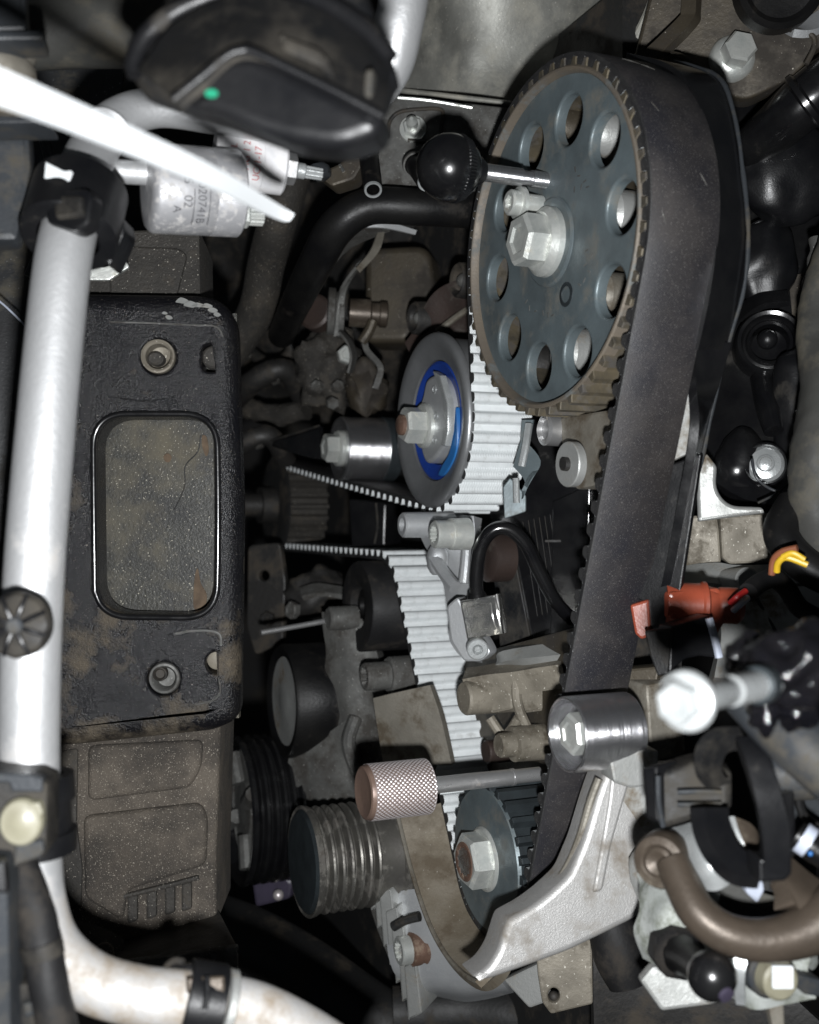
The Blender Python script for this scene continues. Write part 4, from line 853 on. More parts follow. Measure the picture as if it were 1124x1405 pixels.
q = E(754, 590, A0+.010); part(wc, 'screw', MB().lathe(q, nA, [(-.006, .0062), (.002, .006), (.003, .0045), (.001, .004)], 28), m_steelr)
tb_ = T('tensioner_back_plate', 'small steel locating plate behind the white belt at the tensioner', 'plate', P(712, 650, .45))
part(tb_, 'plate', MB().patch([[P(716, 600, .452), P(742, 632, .446), P(728, 660, .444)], [P(704, 640, .45), P(720, 660, .444), P(718, 684, .442)]], .002), m_sprk)
part(tb_, 'plate', MB().plate(FC(.445, 705, 690, -10), rnd([(690, 668), (700, 655), (722, 680), (722, 702), (692, 712)], 3), t=.002, b=.0004), m_sprk)
part(tb_, 'edge_strip', MB().tube([P(726, 582, .448), P(722, 610, .446), P(716, 640, .446)], .0016, 10), m_zincb)
part(tb_, 'pin', MB().tube([P(708, 656, .440), P(709, 690, .440)], .0014, 10), m_zincb)
part(tb_, 'blue_film', MB().plate(FC(.452, 722, 595, -30), [(716, 576), (732, 576), (726, 608), (714, 608)], t=.001, b=0), m_sprk)
# alternator bracket casting and parts in the lower middle
al = T('pump_bracket', 'clean grey aluminium pump bracket with bolt bosses below the tensioner', 'bracket', P(600, 740, .47))
q = E(592, 720, A0-.004)
part(al, 'tube_boss', MB().lathe(q, nA, [(-.010, .0058), (.012, .0056), (.0135, .0055), (.0142, .0048), (.0142, .0030), (.010, .0028)], 32), m_aluc)
part(al, 'web', MB().patch([[P(572, 712, .50), P(610, 706, .492), P(650, 708, .484)], [P(580, 742, .50), P(606, 740, .488), P(652, 742, .482)], [P(600, 780, .495), P(618, 780, .488), P(650, 782, .482)], [P(612, 820, .49), P(630, 830, .482), P(648, 830, .478)], [P(618, 880, .48), P(632, 900, .474), P(650, 905, .47)]], .008, wob=.0015, wz=120), m_aluc, 50)
part(al, 'rib', MB().tube([P(634, 716, .474), P(640, 750, .472), P(636, 800, .47)], .0022, 10), m_aluc)
part(al, 'rib', MB().tube([P(595, 765, .486), P(612, 790, .478), P(625, 806, .472)], .0030, 10), m_aluc)
part(al, 'lug', MB().lump(P(600, 768, .487), .005, .005, .007, .15, 200, 20, 14), m_aluc, 60)
q = E(612, 733, A0-.010)
bt = part(al, 'bolt', MB().lathe(q, nA, [(-.010, .0068), (-.002, .0066), (-.0018, .0058), (.005, .0058), (.0056, .0052), (.0056, .0036, .12, 12), (.002, .0034, .12, 12)], 48), m_zinc, 28)
rd = T('red_brown_boss', 'rusty red brown round boss beside the black sensor cable', 'casting', P(668, 762, .49))
part(rd, 'boss', MB().lathe(P(668, 765, .488), nA, [(-.010, .011), (0, .011), (.001, .0095), (.0012, .004)], 32), m_reddish)
ps = T('position_sensor', 'square chrome sensor block fixed by a small screw beside the white belt', 'sensor', P(660, 845, .455))
sx_ = V((.93, -.28, .20)).normalized(); sz_ = (Z-sx_*Z.dot(sx_)+V((.08, 0, 0))).normalized(); sz_ = (sz_-sx_*sz_.dot(sx_)).normalized(); sy_ = sz_.cross(sx_)
c = P(664, 846, .456)
fs_ = Fr(c, sx_, sz_)
part(ps, 'chrome_block', MB().plate2(fs_, rnd([(-.0078, -.0082), (.0078, -.0082), (.0078, .0082), (-.0078, .0082)], .0014, 3), [], t=.010, b=.0009, st=2, h=.005), m_chrome)
part(ps, 'window', MB().plate2(fs_, rnd([(-.0052, -.0052), (.0052, -.0052), (.0052, .0052), (-.0052, .0052)], .001, 3), [], t=.001, b=.0003, h=.0054), m_chrome)
part(ps, 'foot', MB().plate(FC(.462, 640, 860, -25), rnd([(612, 832), (628, 818), (645, 850), (666, 880), (674, 896), (660, 908), (636, 908), (618, 880)], 6), t=.008, b=.001), m_aluc)
q = P(655, 890, .452); ax = V((.05, -1, -.15)).normalized()
part(ps, 'screw', MB().lathe(q, ax, [(-.002, .0045), (.0012, .0045), (.0016, .0040), (.0016, .0022), (.0024, .0018), (.001, .0012)], 28), m_zincb)
sc_ = T('sensor_cable', 'shiny black cable looping up from the chrome sensor behind the belt', 'cable', P(690, 730, .45))
part(sc_, 'cable', MB().tube([P(655, 826, .458), P(654, 790, .455), P(660, 750, .452), P(678, 727, .450), P(700, 727, .450), P(722, 748, .452), P(740, 785, .455), P(760, 822, .458), P(785, 850, .465)], .0029, 18, 8), m_gloss, 60)
part(sc_, 'grommet', MB().lathe(P(655, 822, .458), Z, [(-.002, .0042), (.002, .0040), (.0035, .0030)], 20), m_rub)
# oil pump casting
oc = T('oil_pump_casting', 'dusty beige aluminium casting with bosses between the belt runs', 'casting', P(690, 970, .47))
fo = FE(A0+.020)
part(oc, 'body', MB().plate(FE(A0+.026), rnd([(622, 905), (790, 860), (800, 1060), (660, 1070), (640, 1010)], 6), t=.02, b=.001), m_bronze)
part(oc, 'upper_rail', MB().patch([[P(640, 915, .475), P(700, 908, .465), P(770, 896, .45)], [P(634, 930, .46), P(700, 922, .45), P(770, 912, .436)]], .010, wob=.0008), m_beige)
part(oc, 'top_plate', MB().patch([[P(682, 905, .47), P(690, 893, .462), P(770, 880, .45)], [P(680, 912, .465), P(700, 906, .455), P(770, 898, .44)]], .004), m_alu)
q = E(676, 955, A0+.012); part(oc, 'large_boss', MB().lathe(q, nA, [(-.02, .0075), (.0128, .0072), (.0138, .0064), (.0138, .002)], 32), m_beige)
for (x0, x1) in ((672, 704), (712, 760)):
    f = FC(.455, (x0+x1)/2, 958, -32, 0)
    part(oc, 'cast_pad', MB().plate(f, rnd([(x0, 932), (x1, 926), (x1, 974), (x0, 980)], 4), t=.014, b=.0012), m_beige)
part(oc, 'rib', MB().tube([P(708, 925, .452), P(710, 965, .452), P(724, 1000, .452), P(738, 1030, .45)], .0022, 10), m_beige)
part(oc, 'rib', MB().tube([P(672, 985, .46), P(690, 1010, .458), P(700, 1004, .455), P(712, 985, .452)], .0022, 10), m_beige)
q = E(716, 1020, A0+.016); part(oc, 'small_boss', MB().lathe(q, nA, [(-.012, .0075), (.004, .0072), (.0045, .0052), (.0100, .0050), (.0108, .0044)], 28), m_beige)
q = E(685, 1030, A0+.020); part(oc, 'plug', MB().lathe(q, nA, [(-.012, .0052), (.006, .0050), (.0066, .0044)], 28), m_reddish)
# left lower: bolt, rod, castings
ab = T('alternator_bracket', 'rough grey cast iron bracket left of the lower white belt', 'bracket', P(470, 960, .54))
part(ab, 'upper_arm', MB().patch([[P(440, 840, .56), P(470, 845, .552), P(500, 850, .55)], [P(446, 900, .56), P(480, 900, .55), P(520, 905, .545)], [P(450, 980, .56), P(485, 985, .55), P(530, 960, .54)], [P(440, 1060, .56), P(490, 1060, .55), P(545, 1050, .54)], [P(400, 1110, .57), P(480, 1115, .555), P(550, 1110, .545)]], .014, wob=.004, wz=70), m_iron, 60)
part(ab, 'left_wing', MB().patch([[P(395, 1015, .57), P(440, 1010, .56), P(480, 985, .55)], [P(396, 1060, .57), P(440, 1055, .555), P(490, 1050, .545)], [P(398, 1130, .575), P(440, 1110, .56), P(500, 1105, .55)]], .012, wob=.003, wz=90), m_iron, 60)
part(ab, 'rib', MB().tube([P(488, 985, .545), P(478, 1020, .54), P(490, 1060, .538)], .0035, 10), m_iron)
part(ab, 'boss', MB().lathe(P(468, 848, .55), nA, [(-.008, .0062), (.006, .0060), (.007, .005)], 24), m_iron)
rr_ = single('guide_rod', 'thin steel rod pointing left from the black guide roller', 'rod', P(420, 858, .56), MB().tube([P(358, 868, .545), P(420, 857, .555), P(478, 846, .565)], .0014, 12), m_steelr)
q = E(540, 926, A0-.006)
mb_ = T('multi_point_bolt', 'grey multi point bolt just below the black guide roller', 'bolt', q)
part(mb_, 'collar', MB().lathe(q, nA, [(-.012, .0090), (.002, .0088), (.003, .0080), (.0032, .007)], 32), m_iron)
part(mb_, 'head', MB().lathe(q, nA, [(.003, .0066), (.014, .0066), (.0150, .0060), (.0150, .0042, .12, 12), (.009, .0040, .12, 12)], 48), m_iron, 28)
gp = T('cover_plate', 'flat brown grey cover plate left of the lower white belt', 'plate', P(560, 990, .49))
part(gp, 'plate', MB().patch([[P(512, 958, .50), P(545, 950, .492), P(590, 940, .485)], [P(518, 1000, .50), P(560, 990, .49), P(605, 985, .482)], [P(528, 1060, .50), P(570, 1050, .49), P(620, 1050, .482)]], .004), m_alud)
# small pulleys at the left
q = P(386, 962, .575); pl = T('belt_tension_pulley', 'smooth black pulley with dull metal face right of the bracket', 'pulley', q)
part(pl, 'rim', MB().lathe(q, nA, [(-.026, .0270), (-.025, .0298), (-.002, .0298), (0, .0285), (-.0006, .0245), (-.002, .0230)], 64, c1=False), m_rub, 40)
part(pl, 'face_disc', MB().lathe(q, nA, [(-.004, .0235), (-.0018, .0232), (-.0024, .0120), (-.0012, .008)], 48), m_alu)
q = P(322, 1112, .585); gp2 = T('grooved_crank_pulley', 'large dark grooved pulley beside the mud brown housing', 'pulley', q)
prf = [(-.036, .036)]
for k in range(6): prf += [(-.033+k*.0048, .0392), (-.0315+k*.0048, .0392), (-.0302+k*.0048, .0365), (-.0296+k*.0048, .0365)]
prf += [(-.003, .0392), (-.001, .0392), (0, .0380), (-.001, .034), (-.006, .032)]
part(gp2, 'grooved_rim', MB().lathe(q, nA, prf, 80, c1=False), m_gloss, 25)
part(gp2, 'dished_face', MB().lathe(q, nA, [(-.007, .0325), (-.006, .030), (-.010, .026), (-.010, .018), (-.005, .014), (-.004, .006)], 48), m_iron)
for k in range(4):
    t = k*1.57+.5; part(gp2, 'spoke', MB().tube([q+nA*-.004+U*(.014*math.cos(t))+Z*(.014*math.sin(t)), q+nA*-.003+U*(.031*math.cos(t))+Z*(.031*math.sin(t))], .004, 10), m_iron)
q = P(416, 1182, .50); gp3 = T('alternator_pulley', 'ribbed dark steel alternator pulley with plain front cap at the lower left', 'pulley', q)
prf = [(-.0460, .016), (-.0455, .0255), (-.0440, .0262), (-.0415, .0258), (-.0405, .0240), (-.0340, .0236)]
for k in range(6): prf += [(-.0300+k*.0043, .0237), (-.0292+k*.0043, .0241), (-.0284+k*.0043, .0237), (-.0273+k*.0043, .0203), (-.0267+k*.0043, .0203)]
prf += [(-.0042, .0238), (-.0034, .0238), (-.0028, .0245), (-.0006, .0249), (0, .0243), (-.0004, .0232), (-.002, .0226), (-.002, .010)]
part(gp3, 'grooved_body', MB().lathe(q, nA, prf, 96), m_pul, 25)
part(gp3, 'front_cap', MB().lathe(q, nA, [(-.0025, .0232), (-.0004, .0231), (.0008, .0215), (.0012, .0150), (.0013, .006)], 64), m_sprb)
ah = T('alternator_housing', 'light grey finned alternator housing at the bottom middle', 'alternator', P(580, 1300, .50))
for k in range(8):
    x0, y0 = 494+8.5*k, 1152+25*k
    part(ah, 'fin', MB().plate(FC(.502-.0022*k, x0, y0, -28, -6), rnd([(x0, y0), (x0+17, y0-8), (x0+26, y0+64), (x0+6, y0+74)], 2, 2), t=.016, b=.0010), m_alu)
part(ah, 'end_shell', MB().patch([[P(540, 1225, .50), P(580, 1220, .49), P(640, 1240, .48)], [P(530, 1290, .495), P(590, 1290, .482), P(660, 1300, .472)], [P(545, 1340, .492), P(610, 1352, .482), P(690, 1350, .472)], [P(580, 1360, .50), P(640, 1375, .492), P(705, 1362, .48)]], .01, wob=.001, wz=70), m_aluc, 60)
part(ah, 'back_shell', MB().patch([[P(498, 1100, .53), P(540, 1100, .52), P(600, 1100, .51)], [P(505, 1230, .53), P(560, 1230, .512), P(620, 1230, .505)], [P(540, 1330, .52), P(600, 1340, .51), P(640, 1350, .505)]], .006), m_iron)
q = E(578, 1300, A0-.006)
hb = part(ah, 'bolt', MB().lathe(q, nA, [(-.006, .0085), (0, .0085), (.001, .0074), (.0055, .0074), (.0060, .0062)], 36), m_rusth, label='rusty collared multi point bolt')
part(hb, 'bolt_head', MB().lathe(q, nA, [(.005, .0062), (.0105, .0062), (.0110, .0056), (.0110, .0040, .12, 12), (.0065, .0038, .12, 12)], 48), m_zinc, 28)
part(ah, 'slot', MB().tube([P(540, 1272, .485), P(556, 1263, .482), P(576, 1258, .479)], .0020, 10), m_darker)
# lower wall of the cover round the crank sprocket
uw = T('sprocket_guard', 'brown stained curved guard wall hugging the left of the lower sprocket', 'guard', P(600, 1200, .46))
Apx = [(512, 950), (528, 1030), (546, 1120), (566, 1200), (590, 1270), (618, 1318), (652, 1346), (676, 1338), (692, 1308), (700, 1266)]
Bpx = [(590, 940), (602, 1020), (610, 1100), (626, 1170), (644, 1225), (664, 1262), (684, 1284), (690, 1284), (694, 1276), (702, 1258)]
part(uw, 'wall', MB().patch([[E(x, y, A0-.016) for x, y in Apx[2:]], [E(x, y, A0+.004) for x, y in Bpx[2:]]], .0045, 5, 4), m_guard, 60)
part(uw, 'rim', MB().tube([E(x, y, A0-.0165) for x, y in Apx[2:]], .0010, 8), m_alud)
# ------------------------------------------------------------------ right side
rv = T('rear_belt_cover', 'black plastic rear belt cover curving behind the right belt run', 'cover', P(1000, 300, .37))
fr_ = [(860, 72), (925, 92), (962, 150), (980, 240), (984, 320), (975, 400), (958, 480)]
bk_ = [(915, 84), (985, 105), (1008, 160), (1020, 240), (1027, 320), (1020, 395), (1000, 480)]
part(rv, 'wall', MB().patch([[E(x, y, A0+.026) for x, y in fr_], [E(x, y, A0+.044) for x, y in bk_]], .003, 6, 4), m_gloss, 60)
lip = [(925, 84), (985, 105), (1008, 160), (1020, 240), (1027, 320), (1021, 395), (1000, 470), (985, 530), (970, 600), (957, 660), (943, 740), (928, 820), (915, 862)]
part(rv, 'outer_lip', MB().tube([E(x, y, A0+.043) for x, y in lip], .0007, 10, 6, wob=.5), m_greyp)
part(rv, 'inner_ridge', MB().tube([E(x, y, A0+.038) for x, y in ((962, 110), (985, 160), (1003, 240), (1010, 300))], .0009, 8), m_plasd)
part(rv, 'lower_wall', MB().patch([[E(x, y, A0+.030) for x, y in ((955, 470), (956, 530), (959, 590), (944, 680), (925, 780), (905, 862))], [E(x, y, A0+.043) for x, y in ((1004, 470), (984, 540), (967, 605), (950, 690), (932, 790), (914, 862))]], .003, 6, 4), m_gloss, 60)
part(rv, 'face_strip', MB().plate(FC(.380, 920, 740, -30), rnd([(907, 642), (962, 622), (926, 860), (889, 866), (887, 828), (866, 818)], 3), t=.003, b=.0006), m_plas)
part(rv, 'light_panel', MB().plate(FC(.381, 945, 580, -30), rnd([(944, 490), (952, 520), (960, 566), (958, 618), (900, 646), (918, 570)], 3), t=.002, b=.0004, h=.004), m_alu)
part(rv, 'bright_edge', MB().tube([P(947, 494, .3735), P(953, 530, .3735), P(958, 566, .3735)], .0010, 8), m_aluc)
gs = T('light_grey_gasket_plate', 'light grey sheet metal edge curving under the black cover on the right', 'plate', P(980, 670, .42))
part(gs, 'sheet', MB().plate(FC(.42, 985, 670, -12), rnd([(955, 640, 2), (970, 622, 2), (984, 640, 4), (982, 672, 14), (1000, 694, 14), (1046, 696, 4), (1050, 704, 2), (958, 716, 2)], 6), t=.004, b=.0014, st=3), m_alu)
# black rocker cover with ring and dished bolt
rk = T('rocker_cover', 'glossy black plastic rocker cover filling the right edge', 'cover', P(1060, 400, .47))
part(rk, 'shell', MB().patch([[P(920, 60, .50), P(1040, 100, .49), P(1180, 60, .48)], [P(960, 250, .50), P(1060, 260, .485), P(1180, 250, .48)], [P(960, 420, .49), P(1060, 420, .47), P(1180, 420, .47)], [P(940, 560, .48), P(1050, 560, .462), P(1180, 560, .462)], [P(950, 640, .46), P(1040, 690, .446), P(1180, 690, .45)]], .008, 6, 6, wob=.002, wz=60), m_gloss, 60)
q = P(1056, 472, .462); ax = V((-.25, -1, .15)).normalized()
part(rk, 'ring_boss', MB().lathe(q, ax, [(-.008, .0150), (.003, .0142), (.0045, .0132), (.0040, .0118), (.0010, .0108), (.0014, .0100), (.0030, .0092), (.0022, .0080), (-.004, .0072), (-.006, .003)], 48), m_gloss)
part(rk, 'ring_dowel', MB().ball(P(1053, 466, .458), .0042, ax, 20, 12), m_plas)
q = P(1050, 637, .448)
part(rk, 'bolt_seat', MB().lathe(q, ax, [(-.006, .0095), (.0008, .0092), (.0016, .0084), (.0008, .0076), (-.004, .0074)], 40, c1=False), m_gloss)
db = part(rk, 'bolt', MB().lathe(q, ax, [(-.004, .0076), (.0002, .0076), (.0016, .0062), (.0022, .0036), (.0032, .0034), (.0036, .0026)], 36), m_zincb, label='dished steel bolt in the lower corner of the cover')
part(db, 'bolt_socket', MB().lathe(q+ax*.0034, ax, [(0, .0026), (.0003, .0024), (-.001, .0018)], 20), m_brpipe)
part(rk, 'neck', MB().tube([P(1020, 208, .46), P(1065, 175, .445), P(1105, 140, .435), P(1160, 100, .43)], [.0080, .0100, .0110, .0120], 24), m_gloss, 60)
part(rk, 'neck_ring', MB().lathe(P(1106, 140, .434), (P(1160, 100, .43)-P(1065, 175, .445)).normalized(), [(-.002, .0108), (-.001, .0125), (.001, .0125), (.002, .0108)], 36, c0=False, c1=False), m_gloss)
part(rk, 'spout', MB().tube([P(1046, 520, .462), P(1054, 560, .452), P(1062, 592, .446)], [.0050, .0050, .0040], 18), m_gloss, 60)
part(rk, 'rib', MB().tube([P(1028, 312, .468), P(1046, 304, .466), P(1066, 318, .464), P(1074, 355, .464), P(1060, 380, .466), P(1030, 396, .468)], .0009, 8), m_plas)
part(rk, 'rib', MB().tube([P(1030, 272, .478), P(1080, 280, .474), P(1150, 286, .47)], .0010, 8), m_plasd)
part(rk, 'upper_dome', MB().lump(P(1078, 235, .462), .024, .012, .022, .16, 60, 32, 20), m_plas, 60)
part(rk, 'side_dome', MB().lump(P(1050, 360, .470), .014, .010, .020, .2, 70, 32, 20), m_plas, 60)
part(rk, 'corner_dome', MB().lump(P(1098, 560, .452), .012, .010, .026, .2, 70, 32, 20), m_plas, 60)
part(rk, 'mould_edge', MB().patch([[P(1012, 420, .472), P(1040, 402, .464), P(1080, 398, .460)], [P(1014, 440, .468), P(1044, 418, .458), P(1084, 412, .455)]], .003), m_gloss, 60)
part(rk, 'brown_gap', MB().patch([[P(1082, 380, .47), P(1112, 372, .468)], [P(1088, 440, .468), P(1110, 430, .466)]], .003), m_bronze)
part(rk, 'lower_lobe', MB().lump(P(1018, 640, .458), .012, .010, .016, .12, 90, 28, 18), m_gloss, 60)
sg = single('sediment_hose', 'blue grey hose bulging in from the right edge', 'hose', P(1120, 560, .40), MB().tube([P(1150, 330, .41), P(1124, 400, .405), P(1118, 470, .40), P(1136, 540, .39), P(1128, 620, .385), P(1120, 700, .385), P(1150, 790, .39)], [.0070, .0062, .0066, .0095, .0105, .0090, .008], 24, 8, wob=.10), m_hose, ang=60)
single('sealing_cord', 'crumbly grey cord with pale bits beside the blue grey hose', 'seal', P(1108, 400, .42), MB().tube([P(1122, 330, .425), P(1112, 390, .42), P(1106, 430, .418), P(1118, 480, .42)], .0028, 14, 8, wob=.6), m_iron, ang=60)
wr = single('blue_black_wire', 'thin blue black wire looping below the dished bolt', 'wire', P(1050, 680, .43), MB().tube([P(1032, 630, .432), P(1038, 655, .43), P(1060, 672, .43), P(1088, 676, .428), P(1130, 668, .425)], .0006, 8).tube([P(1040, 690, .43), P(1064, 678, .43), P(1085, 660, .43), P(1092, 640, .43)], .0005, 8), m_greyp)
# top right casting with big bolt
tr = T('oil_stained_bracket', 'brown oil stained cast bracket in the top right corner', 'bracket', P(990, 60, .44))
f = FC(.44, 1000, 60, -14, -10)
part(tr, 'plate', MB().plate(f, rnd([(862, 110, 2), (905, -60, 2), (1200, -60, 2), (1200, 70, 2), (1120, 62, 20), (1104, 92, 20), (1080, 110, 12), (1020, 140, 20), (950, 100, 10)], 8), t=.02, b=.0014, st=3), m_bronze)
part(tr, 'rib', MB().patch([[P(954, -30, .428), P(955, 10, .428), P(948, 30, .428), P(918, 62, .428), P(890, 90, .429)], [P(964, -30, .433), P(962, 16, .433), P(958, 34, .433), P(924, 70, .433), P(902, 88, .434)]], .006), m_bronze)
part(tr, 'lip', MB().tube([P(920, 74, .4325), P(936, 78, .4315), P(958, 92, .431), P(975, 100, .431)], .0012, 8), m_bronze)
part(tr, 'edge_rib', MB().tube([P(1012, 12, .427), P(1040, 30, .427), P(1070, 38, .427), P(1110, 46, .427), P(1118, 62, .427), P(1106, 88, .428)], .0011, 8), m_bronze)
q = f.to(f.px(1005, 80), 0); ax = (f.en + V((.30, 0, .25))).normalized()
tb2 = part(tr, 'bolt', MB().lathe(q, ax, [(-.002, .0092), (.0010, .0092), (.0030, .0082), (.0040, .0066), (.004, .004)], 40), m_zinc)
part(tb2, 'bolt_head', MB().hexh(q+ax*.0038, ax, .0066, .0072, .35, dish=0), m_zinc, 25)
ks = T('round_rubber_mount', 'round black rubber mount cut by the top edge at right', 'mount', P(1068, -10, .40))
q = P(1070, -20, .41); part(ks, 'mount', MB().lathe(q, V((-.1, -1, -.25)).normalized(), [(-.006, .0165), (.004, .0160), (.006, .0140), (.004, .0120), (.003, .004)], 40), m_rub)
part(ks, 'bright_edge', MB().patch([[P(1076, 34, .43), P(1100, 28, .43), P(1150, -4, .43)], [P(1090, 40, .425), P(1118, 40, .425), P(1160, 20, .425)]], .003), m_aluc)
# castings below the rocker cover
hc_ = T('cylinder_head_casting', 'gritty beige cylinder head casting under the rocker cover', 'casting', P(1010, 760, .45))
f = FC(.44, 1010, 760, -10)
part(hc_, 'block', MB().plate(f, rnd([(943, 708), (984, 706), (987, 726), (990, 772), (940, 790)], 4), t=.02, b=.001), m_beige)
part(hc_, 'block', MB().plate(f, rnd([(987, 708), (1064, 704), (1063, 771), (1000, 774), (990, 765)], 4), t=.02, b=.001, h=.002), m_beige)
part(hc_, 'lower_rail', MB().patch([[P(930, 778, .445), P(980, 772, .438), P(1010, 776, .436), P(1062, 774, .436), P(1150, 770, .436)], [P(930, 800, .435), P(980, 800, .430), P(1010, 806, .428), P(1062, 800, .43), P(1150, 800, .43)]], .02, wob=.001), m_alu)
part(hc_, 'right_face', MB().patch([[P(985, 815, .43), P(1050, 806, .43), P(1130, 806, .43)], [P(990, 870, .42), P(1050, 866, .42), P(1130, 866, .42)], [P(980, 930, .41), P(1050, 936, .41), P(1130, 936, .41)]], .012, wob=.002, wz=80), m_alu, 60)
part(hc_, 'split_line', MB().tube([P(1038, 820, .428), P(1052, 845, .424), P(1068, 872, .418)], .0007, 8), m_darker)
q = P(1018, 798, .425); ax = V((.25, -1, .1)).normalized()
part(hc_, 'boss', MB().lathe(q, ax, [(-.012, .0056), (.004, .0054), (.0052, .0044), (.0054, .002)], 28), m_alu)
# red connector
rdc = T('red_connector', 'red brown plastic plug with two short wires behind the belt cover', 'connector', P(950, 830, .375))
f = FC(.378, 950, 830, 8)
part(rdc, 'body', MB().lathe(P(912, 828, .384), V((1, -.05, -.03)), [(0, .0074), (.012, .0076), (.0128, .0082), (.0140, .0082), (.0148, .0068), (.0180, .0058), (.0190, .0064), (.0250, .0064), (.0268, .0050), (.0270, .003)], 36), m_red)
part(rdc, 'skirt', MB().plate(f, rnd([(918, 812), (988, 806), (1000, 850), (990, 862), (978, 890), (960, 860), (918, 850)], 6), t=.010, b=.0012), m_red)
part(rdc, 'tip', MB().plate(FC(.383, 880, 850, -18), rnd([(864, 830), (890, 822), (894, 872), (880, 878), (871, 870)], 4), t=.010, b=.001), m_red, label='blunt tip poking out left of the black strip')
part(rdc, 'red_lead', MB().tube([P(1002, 828, .368), P(1012, 819, .366), P(1023, 811, .368)], .0011, 10), m_redw)
part(rdc, 'grey_lead', MB().tube([P(1006, 838, .368), P(1016, 829, .366), P(1026, 820, .368)], .0011, 10), m_gryw)
gh = T('cable_conduit', 'grey black cable conduit curving down from the red connector', 'conduit', P(1070, 810, .39))
part(gh, 'sleeve', MB().tube([P(1027, 813, .372), P(1042, 800, .378), P(1062, 794, .382), P(1080, 808, .386), P(1100, 836, .384), P(1150, 860, .38)], .0034, 18, 8), m_rubm, 60)
part(gh, 'upper_sleeve', MB().tube([P(1150, 800, .375), P(1108, 778, .378), P(1080, 750, .382), P(1072, 725, .386), P(1090, 690, .39)], [.0060, .0062, .0062, .0062, .006], 18, 8), m_rub, 60)
part(gh, 'yellow_wire', MB().tube([P(1066, 784, .366), P(1068, 772, .364), P(1080, 765, .362), P(1108, 775, .360)], .0011, 10), m_yelw)
part(gh, 'yellow_wire', MB().tube([P(1074, 764, .362), P(1088, 759, .360), P(1104, 768, .359)], .0010, 10), m_yelw)
part(gh, 'brown_wire', MB().tube([P(1059, 788, .368), P(1062, 768, .366), P(1074, 757, .363), P(1094, 752, .360)], .0012, 10), m_brnw)
bc_ = T('black_clip_plate', 'black angular retaining plate under the red connector', 'clip', P(930, 880, .38))
part(bc_, 'front', MB().plate(FC(.364, 900, 890, -25), rnd([(884, 866), (922, 862), (916, 926), (902, 928), (892, 900)], 3), t=.004, b=.0006), m_plasd)
part(bc_, 'side', MB().plate(FC(.365, 945, 875, 15), rnd([(920, 860), (976, 844), (990, 904), (960, 900), (940, 905), (918, 925)], 4), t=.008, b=.0008), m_plas)
part(bc_, 'bright_edge', MB().tube([P(973, 848, .3595), P(982, 880, .3590), P(987, 902, .3590)], .0013, 8), m_gryw)
# bearing plate behind the steel idler
ip = T('idler_mounting_plate', 'dull brown grey mounting block behind the shiny steel idler', 'plate', P(880, 980, .40))
part(ip, 'block', MB().plate(FC(.405, 870, 975, -30), rnd([(832, 920), (905, 914), (898, 958), (910, 1030), (835, 1035)], 4), t=.012, b=.001), m_bronze)
part(ip, 'side_block', MB().plate(FC(.396, 915, 985, 18), rnd([(886, 940), (938, 930), (942, 1034), (904, 1044), (892, 1036)], 4), t=.014, b=.0012), m_alud)
# greasy boot, loose bolt and grey pipe close to the lens
gr = T('greasy_boot', 'lumpy black greasy rubber boot at the right edge', 'boot', P(1070, 915, .26))
part(gr, 'boot', MB().tube([P(1030, 940, .252), P(1060, 925, .250), P(1100, 915, .248), P(1180, 905, .25)], [.0045, .0080, .0085, .0085], 40, 14, wob=.5), m_oil, 60)
part(gr, 'torn_edge', MB().lump(P(1035, 900, .26), .006, .005, .005, .5, 350, 28, 18), m_oil, 60)
part(gr, 'drip', MB().lump(P(1048, 976, .255), .0030, .003, .0052, .5, 400, 20, 14), m_oil, 60)
part(gr, 'drip', MB().lump(P(1094, 968, .255), .0060, .004, .0052, .5, 300, 24, 16), m_oil, 60)
b0 = P(941, 962, .213); b1_ = P(1040, 940, .238); ax = (b0-b1_).normalized()
lbolt = T('flange_bolt', 'bright zinc flange bolt sticking out toward the viewer on the right', 'bolt', b0)
L_ = (b0-b1_).length
part(lbolt, 'shank', MB().lathe(b1_, ax, [(-.006, .0033), (L_*.40, .0033), (L_*.42, .0028), (L_*.46, .0027), (L_*.48, .0030), (L_-.001, .0030)], 28), m_zincb)
part(lbolt, 'blue_ring', MB().lathe(b1_, ax, [(-.003, .0042), (.0005, .0042), (.001, .0036)], 28), m_sprb)
part(lbolt, 'flange', MB().lathe(b0, ax, [(-.0022, .0040), (-.0014, .0058), (-.0004, .0061), (.0006, .0058), (.0012, .0048), (.0013, .003)], 44), m_zincb)
part(lbolt, 'head', MB().hexh(b0+ax*.0012, ax, .0043, .0038, .2), m_zincb, 25)
gpipe = T('grey_plastic_pipe', 'smooth grey pipe leaving at the right edge below the greasy boot', 'pipe', P(1090, 1010, .27))
part(gpipe, 'tube', MB().tube([P(1030, 950, .285), P(1062, 985, .28), P(1110, 1030, .272), P(1180, 1090, .268)], .0078, 26, 6), m_greyp, 60)
part(gpipe, 'lower_pipe', MB().tube([P(1050, 1058, .30), P(1100, 1064, .298), P(1180, 1050, .295)], .0066, 22, 6), m_greyp, 60)
